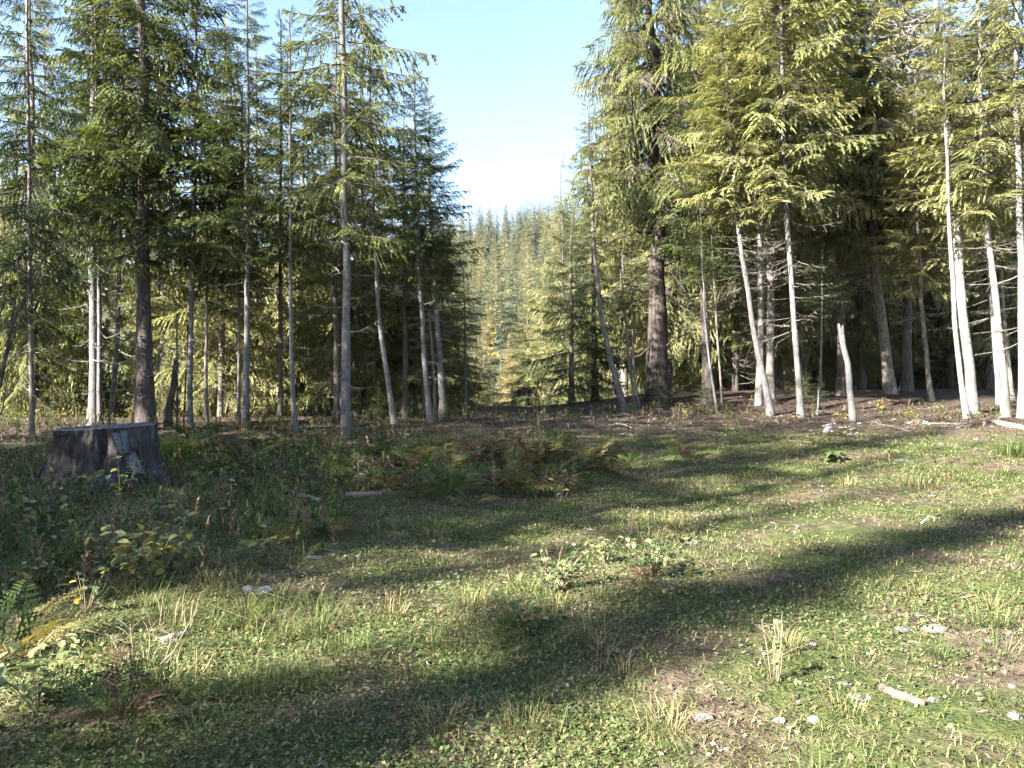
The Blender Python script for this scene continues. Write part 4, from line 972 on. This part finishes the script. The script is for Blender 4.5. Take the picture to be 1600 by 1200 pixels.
for k in range(46):
    rr_ = random.Random(300 + k); px = rr_.choice([rr_.uniform(5, 720), rr_.uniform(850, 1595)])
    shrub(px, rr_.uniform(662, 690) if px < 720 else rr_.uniform(638, 668), rr_.uniform(9, 24), rr_.uniform(20, 45), 5, 12, rr_.uniform(4, 7), rr_.choice(['leaf_dark', 'leaf_dark', 'leaf_yellow']), 'low straggly bush on the forest edge under the %s trees' % ('left' if px < 720 else 'right'), 'leaf_yellow', 300 + k, 'straggly_bush', 'shrub', 'straggly bushes under the %s trees' % ('left' if px < 720 else 'right'))

# ------------------------------------------------------------------ grasses
M['cover'] = leaf_material('ground_cover_leaves', [], .28, use_tint=True, rough=.7, spec=.15)
M['litter'] = leaf_material('leaf_litter', [], .08, use_tint=True, rough=.8, spec=.15)
def blade_arrays(x, y, z, h, w, lean, az, c0, c1):
    """bent blades of five vertices; arrays of equal length"""
    n = len(x); b = np.stack([x, y, z], 1)
    dx, dy = np.cos(az), np.sin(az)
    side = np.stack([-dy, dx, np.zeros(n)], 1)
    mid = b + np.stack([dx * lean * h * .35, dy * lean * h * .35, h * .62], 1)
    tip = b + np.stack([dx * lean * h, dy * lean * h, h * (1.02 - .38 * np.clip(lean, 0, 2.2))], 1)
    wv = side * w[:, None]
    V = np.stack([b - wv, b + wv, mid - wv * .7, mid + wv * .7, tip], 1).reshape(-1, 3)
    k = np.arange(n)[:, None] * 5
    Q = k + np.array([[0, 1, 3, 2]]); T3 = k + np.array([[2, 3, 4]])
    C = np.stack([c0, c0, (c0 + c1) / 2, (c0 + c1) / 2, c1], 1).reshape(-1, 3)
    return V, Q, T3, C
def pick(rg, n, pal, wts):
    pal = np.array(pal); i = rg.choice(len(pal), n, p=np.array(wts) / sum(wts))
    return pal[i] * rg.uniform(.7, 1.3, (n, 1))
GREEN = [(.056, .086, .025), (.084, .110, .036), (.125, .138, .048), (.20, .175, .075), (.29, .235, .125)]
def tuft(px, py, hpx, n, spread_px, label, pal_w=(3, 4, 3, 2, 1), lean=.7, seed=1, group=None):
    rg = np.random.default_rng(seed); p = at(px, py); k = p.y / FPX
    a = rg.uniform(0, 2 * PI, n); r = spread_px * k / 2 * np.sqrt(rg.random(n))
    az = a + rg.normal(0, .6, n)
    c = pick(rg, n, GREEN, pal_w)
    V, Q, T3, C = blade_arrays(np.cos(a) * r, np.sin(a) * r, np.full(n, -.02), hpx * k * rg.uniform(.5, 1.1, n), np.full(n, max(.0013, .5 * k)) * rg.uniform(.6, 1.3, n), lean * rg.uniform(.3, 2.4, n), az, c * .8, c * 1.1)
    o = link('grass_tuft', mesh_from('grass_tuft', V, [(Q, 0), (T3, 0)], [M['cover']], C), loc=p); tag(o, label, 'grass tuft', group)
tuft(1580, 712, 36, 160, 40, 'bright green grass tuft at the right edge of the clearing', (4, 5, 2, 0, 0), .5, 1)
tuft(1225, 1015, 50, 150, 40, 'dry edged grass tuft behind the upright reddish stalks', (2, 2, 2, 3, 4), .8, 2)
tuft(1475, 1030, 40, 120, 40, 'dark green tuft below the largest oval stone', (4, 3, 1, 0, 0), .8, 3)
tuft(815, 1140, 55, 140, 60, 'pale grass tuft at the bottom edge near the centre', (1, 2, 3, 4, 3), .7, 4)
tuft(735, 950, 50, 140, 50, 'pale arching grass tuft on the sunlit slope', (1, 2, 3, 4, 3), .9, 5)
tuft(390, 1080, 60, 200, 90, 'lush bright green grass tuft at the lower left', (4, 5, 3, 0, 0), .7, 6)
tuft(470, 1070, 55, 200, 90, 'lush green grass right of a lusher tuft at lower left', (3, 5, 3, 1, 0), .8, 7)
tuft(545, 1020, 45, 160, 70, 'bright grass clump amid the sunlit slope', (3, 4, 3, 1, 0), .8, 8)
tuft(305, 800, 55, 160, 60, 'tawny dry grass clump right of the stump foot', (0, 1, 1, 3, 6), .6, 9)
tuft(1440, 760, 24, 120, 60, 'dry pale grass clump amid sunlit grass at the right', (1, 1, 2, 3, 4), .6, 10)
tuft(1325, 760, 24, 70, 34, 'thin dry grass clump left of another at the right', (1, 1, 2, 3, 4), .5, 11)
tuft(660, 835, 24, 90, 40, 'dark green grass clump on the shaded slope', (4, 3, 1, 0, 0), .7, 12)
tuft(715, 840, 26, 100, 40, 'green grass clump right of a darker one in shade', (4, 4, 1, 0, 0), .7, 13)

def sample(rg, n, dmin, dmax, pw, half=47):
    """points on the clearing, thinning out with distance from its near end"""
    u = rg.random(n); e = 2 - pw
    d = (dmin ** e + u * (dmax ** e - dmin ** e)) ** (1 / e)
    a = R(half) * (2 * rg.random(n) - 1)
    return d * np.sin(a), d * np.cos(a), d
# 1 short grass
rg = np.random.default_rng(21)
x, y, d = sample(rg, 330000, 2.2, 24, 1.3)
den = .25 + .95 * vnoise(x + 5, y + 5, 1.7) * (.4 + vnoise(x, y, .45)) 
keep = rg.random(len(x)) < np.clip(den * 1.45 - .38, .04, 1) * (1 - .85 * smooth(15, 20, y - 2 * vnoise(x, y, 3)))
x, y, d = x[keep], y[keep], d[keep]; n = len(x)
lush = vnoise(x + 40, y + 11, 1.3)
h = (.016 + .036 * rg.random(n) ** 1.6 + .09 * np.clip(lush - .55, 0, 1) * rg.random(n)) * (1 + .02 * d)
w = (.0016 + .00035 * d) * rg.uniform(.7, 1.3, n)
c = pick(rg, n, GREEN, (3, 4, 3, 2.5, 1.6))
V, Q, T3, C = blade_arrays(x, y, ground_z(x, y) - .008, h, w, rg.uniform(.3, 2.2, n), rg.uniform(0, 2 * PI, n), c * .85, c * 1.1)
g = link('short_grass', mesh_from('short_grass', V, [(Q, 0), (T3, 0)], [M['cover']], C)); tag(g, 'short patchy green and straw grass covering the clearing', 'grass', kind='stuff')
n_grass = n
# 2 long tufty grass
rg = np.random.default_rng(22)
tx, ty, td = sample(rg, 2600, 2.3, 20, 1.15)
left = smooth(.0, -.45, tx / ty)
patch = vnoise(tx + 3, ty + 17, 1.1)
keep = rg.random(len(tx)) < np.clip(.10 + .55 * left * smooth(4.5, 6, ty) + 1.2 * (patch - .55) * (1 - smooth(.1, .3, tx / ty) * .6), 0.03, 1)
tx, ty, td = tx[keep], ty[keep], td[keep]
nb = 46; n = len(tx) * nb
X = np.repeat(tx, nb); Y = np.repeat(ty, nb); D = np.repeat(td, nb); hs = np.repeat(rg.uniform(.07, .20, len(tx)) * (1 + .5 * left[keep]), nb)
a = rg.uniform(0, 2 * PI, n); r = .09 * np.sqrt(rg.random(n)) * np.repeat(rg.uniform(.5, 1.8, len(tx)), nb)
dryness = np.repeat(rg.random(len(tx)), nb)
c = np.where((dryness > .62)[:, None], pick(rg, n, GREEN, (0, 1, 1, 3, 4)), pick(rg, n, GREEN, (3, 4, 2, 1, .4)))
X = X + np.cos(a) * r; Y = Y + np.sin(a) * r
V, Q, T3, C = blade_arrays(X, Y, ground_z(X, Y) - .01, hs * rg.uniform(.5, 1.15, n), (.0011 + .00022 * D) * rg.uniform(.6, 1.3, n), rg.uniform(.3, 2.3, n), a + rg.normal(0, .7, n), c * .8, c * 1.1)
g = link('long_grass', mesh_from('long_grass', V, [(Q, 0), (T3, 0)], [M['cover']], C)); tag(g, 'loose tussocks of longer green and dry grass', 'grass', kind='stuff')
# 3 clover and small weeds: little tilted leaves near the soil
rg = np.random.default_rng(23)
x, y, d = sample(rg, 300000, 2.2, 19, 1.5)
den = smooth(.40, .66, vnoise(x + 77, y + 23, 1.5)) * .8 + .5 * smooth(.5, .8, vnoise(x + 1, y + 2, .35)) + .05
keep = rg.random(len(x)) < np.clip(den, 0, 1) * (1 - .8 * smooth(13, 17, y))
x, y, d = x[keep], y[keep], d[keep]; n = len(x)
s = (.0035 + .0065 * rg.random(n) ** 1.5) * (1 + .07 * d); az = rg.uniform(0, 2 * PI, n); tl = rg.normal(0, .45, n); tl2 = rg.normal(0, .45, n)
f = np.stack([np.cos(az), np.sin(az), tl], 1); sd = np.stack([-np.sin(az), np.cos(az), tl2], 1)
ctr = np.stack([x, y, ground_z(x, y) + .004 + .045 * rg.random(n) ** 1.5], 1)
V = np.stack([ctr - f * s[:, None], ctr + sd * s[:, None] * .75, ctr + f * s[:, None], ctr - sd * s[:, None] * .75], 1).reshape(-1, 3)
c = pick(rg, n, [(.050, .082, .026), (.076, .110, .037), (.118, .142, .054), (.18, .165, .075), (.15, .095, .055)], (3, 4, 3, 1.6, 1.4))
g = link('clover', mesh_from('clover', V, [(np.arange(4 * n).reshape(-1, 4), 0)], [M['cover']], np.repeat(c, 4, 0))); tag(g, 'low clover and small leaved weeds on the clearing floor', 'ground cover', kind='stuff')
# 4 leaf and twig litter
rg = np.random.default_rng(24)
x, y, d = sample(rg, 135000, 2.2, 34, 1.05)
crest_ok = y < 26 + 13 * smooth(-6, 2, x)
keep = crest_ok & (rg.random(len(x)) < np.clip(.25 + .9 * vnoise(x + 13, y, 1.9) + .8 * smooth(17, 22, y) - .3, .05, 1))
x, y, d = x[keep], y[keep], d[keep]; n = len(x)
s = (.005 + .011 * rg.random(n) ** 1.6) * (1 + .05 * d); az = rg.uniform(0, 2 * PI, n); asp = np.where(rg.random(n) < .35, .10, rg.uniform(.4, .8, n)); s = np.where(asp < .2, s * 2.4, s)
f = np.stack([np.cos(az), np.sin(az), rg.normal(0, .25, n)], 1); sd = np.stack([-np.sin(az), np.cos(az), rg.normal(0, .35, n)], 1)
ctr = np.stack([x, y, ground_z(x, y) + .006 + .012 * rg.random(n)], 1)
V = np.stack([ctr - f * s[:, None], ctr + sd * (s * asp)[:, None], ctr + f * s[:, None], ctr - sd * (s * asp)[:, None]], 1).reshape(-1, 3)
c = pick(rg, n, [(.075, .046, .032), (.125, .08, .052), (.185, .135, .09), (.27, .225, .17), (.045, .032, .025), (.15, .15, .145)], (3, 4, 3, 1.4, 2, 1))
g = link('leaf_litter', mesh_from('leaf_litter', V, [(np.arange(4 * n).reshape(-1, 4), 0)], [M['litter']], np.repeat(c, 4, 0))); tag(g, 'brown leaf and twig litter strewn over the soil', 'leaf litter', kind='stuff')
# 5 tall weeds and dead stems over the shaded bank at middle left
rg = np.random.default_rng(25)
y = 5.5 + 21.5 * rg.random(5200); x = y * rg.uniform(-.78, .75, 5200)
keep = (rg.random(5200) < smooth(.22, .60, vnoise(x + 50, y + 3, 2.3)) * np.maximum(1 - smooth(.0, .14, x / y), .3 * smooth(18, 22, y)) + .03) & ((y > 11) | (x / y < -.22))
x, y = x[keep], y[keep]; m = len(x); H = rg.uniform(.18, .50, m) * (1 + .35 * smooth(-.2, -.5, x / y)); nb = 17
X = np.repeat(x, nb); Y = np.repeat(y, nb); HH = np.repeat(H, nb); t = rg.random(m * nb) ** .8; t[::nb] = 0
lx = np.repeat(rg.normal(0, .22, m), nb); ly = np.repeat(rg.normal(0, .22, m), nb)
px_ = X + lx * HH * t; py_ = Y + ly * HH * t; pz_ = ground_z(X, Y) + HH * t * .95 - .01
hh = .045 + .06 * rg.random(m * nb); hh[::nb] = H; wv = (.006 + .009 * rg.random(m * nb)); wv[::nb] = .0035
ln = rg.uniform(.6, 1.8, m * nb); ln[::nb] = np.hypot(lx, ly)[::nb]; az = rg.uniform(0, 2 * PI, m * nb); az[::nb] = np.arctan2(ly, lx)[::nb]
kind = np.repeat(rg.random(m), nb)
c = np.where((kind > .58)[:, None], pick(rg, m * nb, [(.12, .075, .045), (.20, .14, .085), (.28, .22, .14)], (3, 3, 2)), pick(rg, m * nb, [(.045, .075, .022), (.075, .11, .03), (.13, .15, .045)], (3, 3, 1.5)))
V, Q, T3, C = blade_arrays(px_, py_, pz_, hh, wv, ln, az, c, c)
g = link('tall_weeds', mesh_from('tall_weeds', V, [(Q, 0), (T3, 0)], [M['cover']], C)); tag(g, 'tangled green and brown weeds over the shaded bank', 'weeds', kind='stuff')
print('TRIS', 'grass', n_grass * 3, 'total', sum(len(me.loops) - 2 * len(me.polygons) for me in bpy.data.meshes))
# ------------------------------------------------------------------ valley haze
hz, nt, N, L = new_mat('valley_haze')
out = N.new('ShaderNodeOutputMaterial'); pv = N.new('ShaderNodeVolumePrincipled')
pv.inputs['Color'].default_value = (.92, .95, 1.0, 1); pv.inputs['Density'].default_value = 0.00005; pv.inputs['Anisotropy'].default_value = 0.2
L.new(pv.outputs[0], out.inputs['Volume'])
lo = float(GZ.min()) - 1.0; hi_ = float(GZ.max()) + 32.0
haze = link('haze', box_mesh('haze', xs[-1] - xs[0] + 20, ys[-1] - ys[0] + 20, hi_ - lo, hz, ((xs[0] + xs[-1]) / 2, (ys[0] + ys[-1]) / 2, (hi_ + lo) / 2)))
tag(haze, 'thin pale haze filling the valley air', 'haze', kind='stuff')
